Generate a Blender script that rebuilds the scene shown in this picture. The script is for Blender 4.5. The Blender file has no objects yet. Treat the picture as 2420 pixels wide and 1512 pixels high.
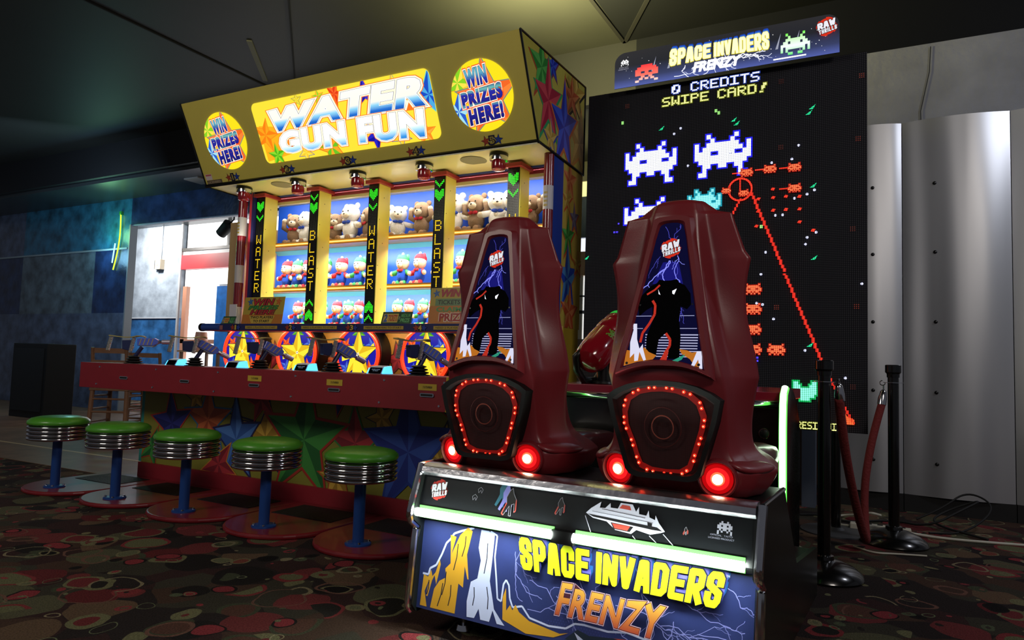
import bpy, math, random
from math import sin, cos, pi, radians
from mathutils import Vector, Matrix
S = bpy.context.scene
COL = S.collection
# ------------------------------------------------------------------ camera
cam = bpy.data.cameras.new('camera'); camo = bpy.data.objects.new('camera', cam); COL.objects.link(camo)
YAW, PITCH, ROLL, FPX = 0.483282, 0.0654, 0.0310216, 1630.0
f = Vector((-sin(YAW)*cos(PITCH), cos(YAW)*cos(PITCH), sin(PITCH)))
r0 = Vector((cos(YAW), sin(YAW), 0)); u0 = r0.cross(f)
rr = r0*cos(ROLL)+u0*sin(ROLL); uu = -r0*sin(ROLL)+u0*cos(ROLL)
camo.matrix_world = Matrix(((rr.x, uu.x, -f.x, 0), (rr.y, uu.y, -f.y, 0), (rr.z, uu.z, -f.z, 0.95), (0, 0, 0, 1)))
cam.sensor_width = 36; cam.lens = 36*FPX/2420; cam.clip_start = 0.02
S.camera = camo
# ------------------------------------------------------------------ world, exposure
w = bpy.data.worlds.new('world'); S.world = w; w.use_nodes = True
w.node_tree.nodes['Background'].inputs[0].default_value = (0.6, 0.62, 0.72, 1)
w.node_tree.nodes['Background'].inputs[1].default_value = 0.11
S.view_settings.view_transform = 'Standard'; S.view_settings.look = 'None'
S.view_settings.exposure = 0.0; S.view_settings.gamma = 1; S.view_settings.use_curve_mapping = False
# ------------------------------------------------------------------ room lamps
def area(name, loc, aim, size, power, color=(1, 1, 1), sy=None):
    l = bpy.data.lights.new(name, 'AREA'); l.energy = power; l.color = color; l.size = size
    if sy: l.shape = 'RECTANGLE'; l.size_y = sy
    o = bpy.data.objects.new(name, l); COL.objects.link(o); o.location = loc
    o.rotation_euler = (Vector(aim)-Vector(loc)).to_track_quat('-Z', 'Y').to_euler()
    return o
def point(name, loc, power, color, rad=0.03):
    l = bpy.data.lights.new(name, 'POINT'); l.energy = power; l.color = color; l.shadow_soft_size = rad
    o = bpy.data.objects.new(name, l); COL.objects.link(o); o.location = loc
    return o
area('ceiling_lamp', (-4.6, -1.2, 3.9), (-3.6, 3.6, 1.6), 1.6, 95, (1, 0.93, 0.8))
area('ceiling_lamp', (2.2, -0.6, 3.9), (-1.2, 3.2, 1.2), 1.2, 85, (1, 0.9, 0.82))
area('ceiling_lamp', (2.6, 4.0, 3.6), (1.0, 5.9, 1.2), 0.5, 28, (0.86, 0.89, 1.0))
area('marquee_uplight', (-2.45, 4.75, 3.25), (-2.35, 5.0, 4.1), 0.35, 210, (0.95, 0.85, 0.35))
area('wall_wash_lamp', (-10.0, 4.8, 3.2), (-12.2, 7.1, 2.0), 0.8, 34, (0.5, 0.75, 1.0))
point('neon_glow', (-11.35, 6.9, 2.95), 9, (.35, 1, .35), .15)
point('neon_glow', (-11.5, 6.85, 2.6), 12, (.3, .7, 1), .15)
area('passage_lamp', (-12.6, 8.0, 3.45), (-13.0, 9.0, 2.0), 0.5, 130, (1.0, 0.95, 0.9))
area('toy_bay_lamp', (-3.6, 4.62, 2.44), (-3.6, 4.9, 1.9), 3.1, 34, (1, 0.98, 0.95), 0.08)
area('toy_bay_lamp', (-3.6, 4.66, 1.93), (-3.6, 4.87, 1.5), 3.1, 26, (1, 0.98, 0.95), 0.05)
area('toy_bay_lamp', (-3.6, 4.66, 1.52), (-3.6, 4.87, 1.2), 3.1, 24, (1, 0.98, 0.95), 0.05)
area('wheel_wall_fill', (-3.6, 4.24, 1.165), (-3.6, 4.42, 0.95), 3.1, 9, (1, 0.75, 0.45), 0.03)  # unseen strip under the ledge, added to brighten the wheel wall
area('soffit_lamp', (-3.6, 4.3, 2.0), (-3.6, 4.35, 2.46), 3.0, 5, (1, 0.95, 0.75), 0.05)
# ------------------------------------------------------------------ materials
def lin(h):
    if isinstance(h, (tuple, list)): return tuple(h)
    h = h.lstrip('#'); o = []
    for i in (0, 2, 4):
        c = int(h[i:i+2], 16)/255; o.append(c/12.92 if c <= .04045 else ((c+.055)/1.055)**2.4)
    return tuple(o)
_m = {}
def M(name, col='808080', rough=.5, metal=0, em=None, es=1.0, noise=0, nscale=8, bump=0, bscale=60, coat=0, spec=.5, trans=0, alpha=1):
    if name in _m: return _m[name]
    m = bpy.data.materials.new(name); m.use_nodes = True; nt = m.node_tree; b = nt.nodes['Principled BSDF']
    c = lin(col)
    b.inputs['Base Color'].default_value = (*c, 1); b.inputs['Roughness'].default_value = rough; b.inputs['Metallic'].default_value = metal
    b.inputs['Specular IOR Level'].default_value = spec
    if coat: b.inputs['Coat Weight'].default_value = coat; b.inputs['Coat Roughness'].default_value = .08
    if trans: b.inputs['Transmission Weight'].default_value = trans
    if alpha < 1: b.inputs['Alpha'].default_value = alpha
    if em is not None:
        b.inputs['Emission Color'].default_value = (*lin(em), 1); b.inputs['Emission Strength'].default_value = es
    if noise or bump:
        tc = nt.nodes.new('ShaderNodeTexCoord')
    if noise:
        n = nt.nodes.new('ShaderNodeTexNoise'); n.inputs['Scale'].default_value = nscale; n.inputs['Detail'].default_value = 6
        nt.links.new(tc.outputs['Object'], n.inputs['Vector'])
        r = nt.nodes.new('ShaderNodeValToRGB'); r.color_ramp.elements[0].position = .3; r.color_ramp.elements[1].position = .7
        r.color_ramp.elements[0].color = (*[max(0, x*(1-noise)) for x in c], 1); r.color_ramp.elements[1].color = (*[min(1, x*(1+noise)) for x in c], 1)
        nt.links.new(n.outputs['Fac'], r.inputs['Fac']); nt.links.new(r.outputs['Color'], b.inputs['Base Color'])
    if bump:
        n2 = nt.nodes.new('ShaderNodeTexNoise'); n2.inputs['Scale'].default_value = bscale; n2.inputs['Detail'].default_value = 4
        nt.links.new(tc.outputs['Object'], n2.inputs['Vector'])
        bp = nt.nodes.new('ShaderNodeBump'); bp.inputs['Strength'].default_value = bump; bp.inputs['Distance'].default_value = .01
        nt.links.new(n2.outputs['Fac'], bp.inputs['Height']); nt.links.new(bp.outputs['Normal'], b.inputs['Normal'])
    _m[name] = m
    return m
def E(hexc, s=1.0):
    "backlit or luminous colour"
    return M('lit_%s_%g' % (hexc, s), '0c0c0c' if s > .6 else hexc, .8, em=hexc, es=s, spec=.04)
def P(hexc, rough=.4, **k):
    "printed or painted colour"
    return M('paint_%s_%g' % (hexc, rough), hexc, rough, **k)
def grad(name, axis, lo, hi, stops, em=0, rough=.4):
    if name in _m: return _m[name]
    m = bpy.data.materials.new(name); m.use_nodes = True; nt = m.node_tree; b = nt.nodes['Principled BSDF']
    tc = nt.nodes.new('ShaderNodeTexCoord'); sx = nt.nodes.new('ShaderNodeSeparateXYZ'); nt.links.new(tc.outputs['Object'], sx.inputs[0])
    mr = nt.nodes.new('ShaderNodeMapRange'); mr.inputs[1].default_value = lo; mr.inputs[2].default_value = hi
    nt.links.new(sx.outputs[axis], mr.inputs[0]); r = nt.nodes.new('ShaderNodeValToRGB'); nt.links.new(mr.outputs[0], r.inputs['Fac'])
    while len(r.color_ramp.elements) < len(stops): r.color_ramp.elements.new(.5)
    for e, (p_, c_) in zip(r.color_ramp.elements, stops): e.position = p_; e.color = (*lin(c_), 1)
    b.inputs['Roughness'].default_value = rough
    if em:
        b.inputs['Base Color'].default_value = (.01, .01, .01, 1); nt.links.new(r.outputs['Color'], b.inputs['Emission Color']); b.inputs['Emission Strength'].default_value = em
    else: nt.links.new(r.outputs['Color'], b.inputs['Base Color'])
    _m[name] = m
    return m
# ------------------------------------------------------------------ mesh builder
class MB:
    def __init__(s): s.v = []; s.f = []; s.m = []; s.mats = []; s.cr = []
    def mi(s, m):
        if m not in s.mats: s.mats.append(m)
        return s.mats.index(m)
    def add(s, vs, fs, m):
        b = len(s.v); s.v += [tuple(x) for x in vs]; k = s.mi(m)
        for q in fs: s.f.append([b+i for i in q]); s.m.append(k)
        return s
    def box(s, x0, x1, y0, y1, z0, z1, m):
        return s.add([(x, y, z) for z in (z0, z1) for y in (y0, y1) for x in (x0, x1)],
                     [(0, 2, 3, 1), (4, 5, 7, 6), (0, 1, 5, 4), (2, 6, 7, 3), (0, 4, 6, 2), (1, 3, 7, 5)], m)
    def prism(s, pts, fn, a, b, m):
        "closed polygon pts extruded from a to b; fn(p,q,t)->xyz"
        n = len(pts); vs = [fn(p[0], p[1], a) for p in pts]+[fn(p[0], p[1], b) for p in pts]
        return s.add(vs, [tuple(range(n-1, -1, -1)), tuple(range(n, 2*n))]+[(i, (i+1) % n, n+(i+1) % n, n+i) for i in range(n)], m)
    def flat(s, pts3, m): return s.add(pts3, [tuple(range(len(pts3)))], m)
    def lathe(s, prof, m, o=(0, 0, 0), ax=(0, 0, 1), n=32, caps=True):
        "prof: (radius, height) or (radius,height,material)"
        o = Vector(o); a = Vector(ax).normalized(); t = Vector((1, 0, 0)) if abs(a.x) < .9 else Vector((0, 1, 0))
        e1 = a.cross(t).normalized(); e2 = a.cross(e1)
        b = len(s.v)
        for p in prof:
            for i in range(n):
                q = o+a*p[1]+(e1*cos(2*pi*i/n)+e2*sin(2*pi*i/n))*p[0]; s.v.append(tuple(q))
        for j in range(len(prof)-1):
            k = s.mi(prof[j][2] if len(prof[j]) > 2 else m)
            for i in range(n): s.f.append([b+j*n+i, b+j*n+(i+1) % n, b+(j+1)*n+(i+1) % n, b+(j+1)*n+i]); s.m.append(k)
        if caps:
            s.f.append([b+i for i in range(n)][::-1]); s.m.append(s.mi(prof[0][2] if len(prof[0]) > 2 else m))
            L = b+(len(prof)-1)*n; s.f.append([L+i for i in range(n)]); s.m.append(s.mi(prof[-2][2] if len(prof[-2]) > 2 else m))
        return s
    def cyl(s, a, b, r, m, n=16, r2=None):
        a = Vector(a); b = Vector(b)
        return s.lathe([(r, 0), (r if r2 is None else r2, (b-a).length)], m, a, b-a, n)
    def tube(s, pts, r, m, n=8, closed=False):
        pts = [Vector(p) for p in pts]; N = len(pts); b = len(s.v); up = None
        for i, p in enumerate(pts):
            d = (pts[(i+1) % N]-pts[i-1]) if closed else (pts[min(i+1, N-1)]-pts[max(i-1, 0)])
            d.normalize()
            if up is None: up = Vector((0, 0, 1)) if abs(d.z) < .9 else Vector((0, 1, 0))
            e1 = d.cross(up).normalized(); up = e1.cross(d).normalized()
            R = r[i] if isinstance(r, (list, tuple)) else r
            for k in range(n): s.v.append(tuple(p+(e1*cos(2*pi*k/n)+up*sin(2*pi*k/n))*R))
        mm = s.mi(m)
        for i in range(N if closed else N-1):
            j = (i+1) % N
            for k in range(n): s.f.append([b+i*n+k, b+i*n+(k+1) % n, b+j*n+(k+1) % n, b+j*n+k]); s.m.append(mm)
        if not closed:
            s.f.append([b+k for k in range(n)][::-1]); s.m.append(mm); s.f.append([b+(N-1)*n+k for k in range(n)]); s.m.append(mm)
        return s
    def ball(s, c, r, m, n=16, k=10, rot=None):
        if isinstance(r, (int, float)): r = (r, r, r)
        vs = []; R = rot or Matrix.Identity(3)
        for j in range(1, k):
            t = pi*j/k
            for i in range(n): vs.append(Vector(c)+R@Vector((r[0]*sin(t)*cos(2*pi*i/n), r[1]*sin(t)*sin(2*pi*i/n), r[2]*cos(t))))
        vs += [Vector(c)+R@Vector((0, 0, r[2])), Vector(c)+R@Vector((0, 0, -r[2]))]
        fs = [(j*n+i, (j+1)*n+i, (j+1)*n+(i+1) % n, j*n+(i+1) % n) for j in range(k-2) for i in range(n)]
        T = (k-1)*n; fs += [(T, i, (i+1) % n) for i in range(n)]+[(T+1, (k-2)*n+(i+1) % n, (k-2)*n+i) for i in range(n)]
        return s.add(vs, fs, m)
    def build(s, name, parent=None, off=(0, 0, 0), smooth=False, bevel=0, subsurf=0, seg=2):
        me = bpy.data.meshes.new(name); o3 = Vector(off)
        me.from_pydata([tuple(Vector(v)-o3) for v in s.v], [], s.f)
        for m in s.mats: me.materials.append(m)
        me.polygons.foreach_set('material_index', s.m)
        if smooth: me.polygons.foreach_set('use_smooth', [True]*len(s.f))
        me.update(); me.validate()
        o = bpy.data.objects.new(name, me); COL.objects.link(o)
        if parent is not None: o.parent = parent
        if s.cr:
            at = me.attributes.new('crease_edge', 'FLOAT', 'EDGE'); es = {tuple(sorted(e.vertices)): e.index for e in me.edges}
            for a, b, c in s.cr:
                k = es.get(tuple(sorted((a, b))))
                if k is not None: at.data[k].value = c
        if bevel:
            b = o.modifiers.new('bevel', 'BEVEL'); b.width = bevel; b.segments = seg; b.limit_method = 'ANGLE'; b.angle_limit = radians(40)
        if subsurf:
            q = o.modifiers.new('sub', 'SUBSURF'); q.levels = subsurf; q.render_levels = subsurf
        if smooth == 'auto':
            try:
                me.set_sharp_from_angle(angle=radians(35))
            except Exception: pass
        return o
class Thing:
    def __init__(s, name, label, cat, off=(0, 0, 0), rotz=0, group=None, base=None):
        s.off = Vector(off); s.root = bpy.data.objects.new(name, None); COL.objects.link(s.root)
        s.root.empty_display_size = .1
        s.root.location = base if base is not None else off; s.root.rotation_euler = (0, 0, rotz)
        s.root['label'] = label; s.root['category'] = cat
        if group: s.root['group'] = group
    def part(s, name, mb, parent=None, **k): return mb.build(name, parent or s.root, s.off, **k)
def tag(o, label, cat, group=None):
    o['label'] = label; o['category'] = cat
    if group: o['group'] = group
    return o
def struct(name, mb, **k):
    o = mb.build(name, **k); o['kind'] = 'structure'
    return o
def copy_tree(o, parent=None):
    c = o.copy(); COL.objects.link(c)
    if parent is not None: c.parent = parent
    for ch in list(o.children): copy_tree(ch, c)
    return c
# ------------------------------------------------------------------ flat artwork
class Fr:
    "a plane: origin, two axes, normal"
    def __init__(s, o, U, V):
        s.o = Vector(o); s.U = Vector(U).normalized(); s.V = Vector(V).normalized(); s.W = s.U.cross(s.V)
    def __call__(s, u, v, w=0): return tuple(s.o+s.U*u+s.V*v+s.W*w)
def clip(poly, cl):
    if cl is None: return poly
    out = list(poly); n = len(cl)
    for i in range(n):
        a = cl[i]; b = cl[(i+1) % n]; inp = out; out = []
        if not inp: return []
        def side(p): return (b[0]-a[0])*(p[1]-a[1])-(b[1]-a[1])*(p[0]-a[0])
        for j in range(len(inp)):
            p = inp[j]; q = inp[(j+1) % len(inp)]; sp, sq = side(p), side(q)
            if sp >= 0: out.append(p)
            if (sp >= 0) != (sq >= 0):
                t = sp/(sp-sq); out.append((p[0]+(q[0]-p[0])*t, p[1]+(q[1]-p[1])*t))
    return out
def rect(u0, u1, v0, v1): return [(u0, v0), (u1, v0), (u1, v1), (u0, v1)]
def rrect(u0, u1, v0, v1, r, n=6):
    o = []
    for cx, cy, a in ((u1-r, v0+r, -90), (u1-r, v1-r, 0), (u0+r, v1-r, 90), (u0+r, v0+r, 180)):
        for k in range(n+1): t = radians(a+90*k/n); o.append((cx+r*cos(t), cy+r*sin(t)))
    return o
def circ(cx, cy, r, n=48, ry=None): return [(cx+r*cos(2*pi*i/n), cy+(ry or r)*sin(2*pi*i/n)) for i in range(n)]
class Art:
    "layers of flat print on a plane"
    def __init__(s, fr, mb=None, w0=.0006, dw=.00015): s.fr = fr; s.mb = mb or MB(); s.w = w0; s.dw = dw; s.cl = None
    def up(s): s.w += s.dw; return s
    def poly(s, pts, m, cl=0):
        c = s.cl if cl == 0 else cl
        p = clip(pts, c)
        if len(p) >= 3: s.mb.flat([s.fr(a, b, s.w) for a, b in p], m)
    def raw(s, pts, m): s.mb.flat([s.fr(a, b, s.w) for a, b in pts], m)
    def star(s, cx, cy, R, ml, md, rot=90, rin=.42, out=None, ow=1.18, sx=1, sy=1, shift=(0, 0)):
        def ring(k):
            o = []
            for i in range(10):
                a = radians(rot+36*i); q = (R if i % 2 == 0 else R*rin)*k
                o.append((q*cos(a)*sx, q*sin(a)*sy))
            return o
        if out is not None:
            o = [(cx+x+shift[0], cy+y+shift[1]) for x, y in ring(ow)]
            for i in range(10): s.poly([(cx+shift[0], cy+shift[1]), o[i], o[(i+1) % 10]], out)
            s.up()
        o = [(cx+x, cy+y) for x, y in ring(1)]
        for i in range(10): s.poly([(cx, cy), o[i], o[(i+1) % 10]], ml if i % 2 else md)
        s.up()
    def line(s, pts, wd, m):
        for (a, b) in zip(pts[:-1], pts[1:]):
            dx, dy = b[0]-a[0], b[1]-a[1]; L = math.hypot(dx, dy) or 1e-6; nx, ny = -dy/L*wd/2, dx/L*wd/2
            s.poly([(a[0]+nx, a[1]+ny), (a[0]-nx, a[1]-ny), (b[0]-nx, b[1]-ny), (b[0]+nx, b[1]+ny)], m)
    def bolt(s, a, b, wd, m, rnd, j=.18, depth=3, br=.35):
        pts = [a, b]
        for it in range(depth+1):
            q = [pts[0]]
            for p0, p1 in zip(pts[:-1], pts[1:]):
                L = math.hypot(p1[0]-p0[0], p1[1]-p0[1])
                q += [((p0[0]+p1[0])/2+rnd.uniform(-j, j)*L, (p0[1]+p1[1])/2+rnd.uniform(-j, j)*L), p1]
            pts = q
        s.line(pts, wd, m)
        if wd > .0012:
            for p_ in pts[2:-2:2]:
                if rnd.random() < br:
                    L = math.hypot(b[0]-a[0], b[1]-a[1])*rnd.uniform(.2, .45); t = math.atan2(b[1]-a[1], b[0]-a[0])+rnd.uniform(-1.1, 1.1)
                    s.bolt(p_, (p_[0]+L*cos(t), p_[1]+L*sin(t)), wd*.6, m, rnd, j, depth-1, br*.7)
    def text(s, body, box, m, off=0.0, shear=0.0, warp=None, res=3, keep=False, lift=True, spacing=1.0):
        vs, fs, bb = glyphs(body, off, shear, res, spacing)
        bx = glyphs(body, 0.0, shear, res, spacing)[2]
        u0, u1, v0, v1 = box; sx = (u1-u0)/(bx[1]-bx[0]); sy = (v1-v0)/(bx[3]-bx[2])
        if keep: sx = sy
        P_ = [(u0+(x-bx[0])*sx, v0+(y-bx[2])*sy) for x, y in vs]
        if warp: P_ = [warp(x, y) for x, y in P_]
        s.mb.add([s.fr(a, b, s.w) for a, b in P_], fs, m)
        if lift: s.up()
    def sprite(s, rows, u0, v1, px, m, py=None, gap=0, warp=None):
        py = py or px
        for j, row in enumerate(rows):
            for i, ch in enumerate(row):
                if ch not in ' .':
                    q = [(u0+i*px, v1-(j+1)*py), (u0+(i+1)*px-gap, v1-(j+1)*py), (u0+(i+1)*px-gap, v1-j*py-gap), (u0+i*px, v1-j*py-gap)]
                    if warp: q = [warp(*t) for t in q]
                    s.poly(q, m)
_g = {}
def glyphs(body, off, shear, res, spacing=1.0):
    k = (body, off, shear, res, spacing)
    if k in _g: return _g[k]
    cu = bpy.data.curves.new('t', 'FONT'); cu.body = body; cu.offset = off; cu.shear = shear; cu.resolution_u = res; cu.space_character = spacing
    ob = bpy.data.objects.new('t', cu); me = bpy.data.meshes.new_from_object(ob)
    vs = [(v.co.x, v.co.y) for v in me.vertices]; fs = [tuple(p.vertices) for p in me.polygons]
    bpy.data.objects.remove(ob); bpy.data.curves.remove(cu); bpy.data.meshes.remove(me)
    xs = [v[0] for v in vs]; ys = [v[1] for v in vs]
    _g[k] = (vs, fs, (min(xs), max(xs), min(ys), max(ys)))
    return _g[k]
SF = {'S': [[(1, .74), (1, .88), (.8, 1), (.2, 1), (0, .86), (0, .64), (1, .38), (1, .14), (.8, 0), (.2, 0), (0, .14), (0, .28)]], 'P': [[(0, 0), (0, 1), (.75, 1), (1, .88), (1, .55), (.75, .43), (0, .43)]],
      'A': [[(0, 0), (.3, 1), (.7, 1), (1, 0)], [(.15, .26), (.85, .26)]], 'C': [[(1, .7), (1, .88), (.8, 1), (.2, 1), (0, .88), (0, .12), (.2, 0), (.8, 0), (1, .12), (1, .3)]], 'E': [[(1, 1), (0, 1), (0, 0), (1, 0)], [(0, .5), (.85, .5)]],
      'I': [[(.5, 0), (.5, 1)]], 'N': [[(0, 0), (0, 1), (1, 0), (1, 1)]], 'V': [[(0, 1), (.42, 0), (.58, 0), (1, 1)]], 'D': [[(0, 0), (0, 1), (.7, 1), (1, .86), (1, .14), (.7, 0), (0, 0)]],
      'R': [[(0, 0), (0, 1), (.75, 1), (1, .88), (1, .55), (.75, .45), (0, .45)], [(.45, .45), (1, 0)]], 'W': [[(0, 1), (.22, 0), (.5, .7), (.78, 0), (1, 1)]], 'H': [[(0, 0), (0, 1)], [(1, 0), (1, 1)], [(0, .5), (1, .5)]],
      'T': [[(0, 1), (1, 1)], [(.5, 1), (.5, 0)]], 'L': [[(0, 1), (0, 0), (1, 0)]]}
def block(a, word, u0, u1, v0, v1, wt, m, warp=None, grow=0, gap=.22, lift=True):
    "condensed block lettering built from strokes; wt = stroke weight"
    W_ = [(.0 if c == 'I' else 1.25 if c == 'W' else 1) for c in word]; n = len(word)
    unit = ((u1-u0)-n*wt-(n-1)*wt*gap)/sum(W_); u = u0
    save = a.cl; a.cl = None
    for c, k in zip(word, W_):
        cw = k*unit; x0 = u+wt/2; h_ = (v1-v0)-wt
        for st_ in SF[c]:
            P_ = [(x0+(x*cw if k else 0), v0+wt/2+y*h_) for x, y in st_]; r = wt/2+grow; N_ = len(P_)
            for i in range(N_-1):
                (ax, ay), (bx, by) = P_[i], P_[i+1]; L = math.hypot(bx-ax, by-ay) or 1e-6; dx, dy = (bx-ax)/L, (by-ay)/L
                e0 = r if i == 0 else 0; e1 = r if i == N_-2 else 0
                ax -= dx*e0; ay -= dy*e0; bx += dx*e1; by += dy*e1
                q = [(ax-dy*r, ay+dx*r), (ax+dy*r, ay-dx*r), (bx+dy*r, by-dx*r), (bx-dy*r, by+dx*r)]
                a.poly([warp(*t) for t in q] if warp else q, m); a.w += 1e-5
            for i in range(1, N_-1):
                q = [(P_[i][0]+r*1.06*cos(t*pi/4+pi/8), P_[i][1]+r*1.06*sin(t*pi/4+pi/8)) for t in range(8)]
                a.poly([warp(*t) for t in q] if warp else q, m); a.w += 1e-5
        u += cw+wt+wt*gap
    a.cl = save
    if lift: a.up()
F5 = {'A': '01110 10001 10001 11111 10001 10001 10001', 'B': '11110 10001 10001 11110 10001 10001 11110', 'C': '01110 10001 10000 10000 10000 10001 01110',
      'D': '11110 10001 10001 10001 10001 10001 11110', 'E': '11111 10000 10000 11110 10000 10000 11111', 'F': '11111 10000 10000 11110 10000 10000 10000',
      'I': '11111 00100 00100 00100 00100 00100 11111', 'J': '00011 00001 00001 00001 00001 10001 01110', 'L': '10000 10000 10000 10000 10000 10000 11111',
      'O': '01110 10001 10001 10001 10001 10001 01110', 'P': '11110 10001 10001 11110 10000 10000 10000', 'R': '11110 10001 10001 11110 10100 10010 10001',
      'S': '01111 10000 10000 01110 00001 00001 11110', 'T': '11111 00100 00100 00100 00100 00100 00100', 'W': '10001 10001 10001 10101 10101 11011 10001',
      '!': '00011 00011 00110 00110 00100 00000 01100', '0': '01110 11001 11001 11001 10011 10011 01110', ' ': '00000 00000 00000 00000 00000 00000 00000'}
RND = random.Random(7)
# colours
chrome = M('chrome', 'd8d8dc', .12, 1)
black = M('black_plastic', '0b0b0c', .35)
blackm = M('black_matte', '060607', .7)
cream = M('cream_laminate', 'd9cf86', .35, coat=.2)
yellow = M('yellow_laminate', 'd8b83c', .35, noise=.03, nscale=3, coat=.2)
redlam = M('red_laminate', '8a1c28', .45, noise=.05, nscale=12)
blue = M('blue_paint', '1c3f96', .35)
navy = M('navy_laminate', '24265e', .4)
red = M('red_paint', '9c1d26', .4)

# ================================================================== SETTING
def carpet():
    m = bpy.data.materials.new('carpet'); m.use_nodes = True; nt = m.node_tree; b = nt.nodes['Principled BSDF']; N = nt.nodes.new; L = nt.links.new
    tc = N('ShaderNodeTexCoord'); b.inputs['Roughness'].default_value = .95; b.inputs['Specular IOR Level'].default_value = .1
    nz = N('ShaderNodeTexNoise'); nz.inputs['Scale'].default_value = 4; L(tc.outputs['Object'], nz.inputs['Vector'])
    wp = N('ShaderNodeVectorMath'); wp.operation = 'MULTIPLY_ADD'; wp.inputs[1].default_value = (.13, .13, 0); L(nz.outputs['Color'], wp.inputs[0]); L(tc.outputs['Object'], wp.inputs[2])
    prev = None
    def ramp(stops, const=True):
        r = N('ShaderNodeValToRGB'); r.color_ramp.interpolation = 'CONSTANT' if const else 'LINEAR'
        while len(r.color_ramp.elements) < len(stops): r.color_ramp.elements.new(.5)
        for e, (p_, c_) in zip(r.color_ramp.elements, stops): e.position = p_; e.color = (*lin(c_), 1)
        return r
    base = ramp([(0, '3a3232'), (.3, '4e4a40'), (.5, '4a3434'), (.75, '5c463c')])
    v0 = N('ShaderNodeTexVoronoi'); v0.inputs['Scale'].default_value = 5.5; L(wp.outputs[0], v0.inputs['Vector'])
    sx = N('ShaderNodeSeparateColor'); L(v0.outputs['Color'], sx.inputs[0]); L(sx.outputs[0], base.inputs['Fac']); prev = base.outputs['Color']
    specs = [(3.0, .0, .50, 3, .25, [(0, '6e6c54'), (.25, '8c4244'), (.5, '7c6450'), (.72, '2e2a2a'), (.86, '7a3438')]),
             (3.7, .0, .40, 47, .35, [(0, '8a3c40'), (.3, '34302e'), (.5, '80805e'), (.75, '6e4c42')]),
             (3.7, .40, .47, 47, .35, [(0, '8c8a66'), (.4, 'a04448'), (.7, '565c48')]),
             (4.8, .0, .30, 17, .3, [(0, 'a8444c'), (.35, '221f20'), (.6, '7e8062'), (.85, '985448')]),
             (4.8, .30, .35, 17, .3, [(0, '2a2626'), (.5, '98906c')]),
             (6.2, .18, .27, 9, .5, [(0, '8e8a68'), (.4, 'ac4850'), (.7, '6a745a')]),
             (7.5, .0, .18, 61, .4, [(0, '3a3432'), (.3, 'b04a52'), (.6, '8a8c6a')]),
             (2.7, .36, .385, 23, .3, [(0, 'a89c7c'), (.5, '8c6458')]),
             (5.2, .24, .262, 31, .45, [(0, 'b8ac88'), (.5, '8a9470')])]
    for sc, lo, hi, offs, pr, cols in specs:
        mp = N('ShaderNodeVectorMath'); mp.operation = 'ADD'; mp.inputs[1].default_value = (offs*1.37, offs*.73, 0); L(wp.outputs[0], mp.inputs[0])
        mp2 = N('ShaderNodeVectorMath'); mp2.operation = 'MULTIPLY'; mp2.inputs[1].default_value = (1, 1.0, 0); L(mp.outputs[0], mp2.inputs[0])
        v = N('ShaderNodeTexVoronoi'); v.inputs['Scale'].default_value = sc*1.25; v.inputs['Randomness'].default_value = .9; L(mp2.outputs[0], v.inputs['Vector'])
        g1 = N('ShaderNodeMath'); g1.operation = 'GREATER_THAN'; g1.inputs[1].default_value = lo; L(v.outputs['Distance'], g1.inputs[0])
        g2 = N('ShaderNodeMath'); g2.operation = 'LESS_THAN'; g2.inputs[1].default_value = hi; L(v.outputs['Distance'], g2.inputs[0])
        mu = N('ShaderNodeMath'); mu.operation = 'MULTIPLY'; L(g1.outputs[0], mu.inputs[0]); L(g2.outputs[0], mu.inputs[1])
        sc2 = N('ShaderNodeSeparateColor'); L(v.outputs['Color'], sc2.inputs[0]); cr = ramp(cols); L(sc2.outputs[1], cr.inputs['Fac'])
        ex = N('ShaderNodeMath'); ex.operation = 'GREATER_THAN'; ex.inputs[1].default_value = pr; L(sc2.outputs[2], ex.inputs[0])
        mu2 = N('ShaderNodeMath'); mu2.operation = 'MULTIPLY'; L(mu.outputs[0], mu2.inputs[0]); L(ex.outputs[0], mu2.inputs[1])
        mx = N('ShaderNodeMix'); mx.data_type = 'RGBA'; L(mu2.outputs[0], mx.inputs[0]); L(prev, mx.inputs[6]); L(cr.outputs['Color'], mx.inputs[7]); prev = mx.outputs[2]
    fn = N('ShaderNodeTexNoise'); fn.inputs['Scale'].default_value = 160; L(tc.outputs['Object'], fn.inputs['Vector'])
    fr = ramp([(.25, '909090'), (.75, 'e0e0e0')], False); L(fn.outputs['Fac'], fr.inputs['Fac'])
    mm = N('ShaderNodeMix'); mm.data_type = 'RGBA'; mm.blend_type = 'MULTIPLY'; mm.inputs[0].default_value = 1; L(prev, mm.inputs[6]); L(fr.outputs['Color'], mm.inputs[7]); L(mm.outputs[2], b.inputs['Base Color'])
    bp = N('ShaderNodeBump'); bp.inputs['Strength'].default_value = .5; bp.inputs['Distance'].default_value = .01; L(fn.outputs['Fac'], bp.inputs['Height']); L(bp.outputs['Normal'], b.inputs['Normal'])
    return m
struct('floor', MB().box(-16, 6, -2, 12, -.1, 0, carpet()))
wood = M('oak_floor', '7a5a44', .45, noise=.25, nscale=5)
struct('floor', MB().box(-16, -5.0, 3.36, 7.14, 0, .004, wood).box(-16, -5.0, 3.93, 3.96, .004, .006, P('c9b48c')))
ceilm = M('ceiling_board', '252622', .55, noise=.1, nscale=1.5)
ceild = M('ceiling_dark_board', '06080e', .8, spec=.2)
struct('ceiling', MB().box(-16, -2.1, -2, 6.2, 4.1, 4.2, ceilm).box(-2.1, 6, -2, 6.2, 4.1, 4.2, ceild))
seam = MB()
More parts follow.
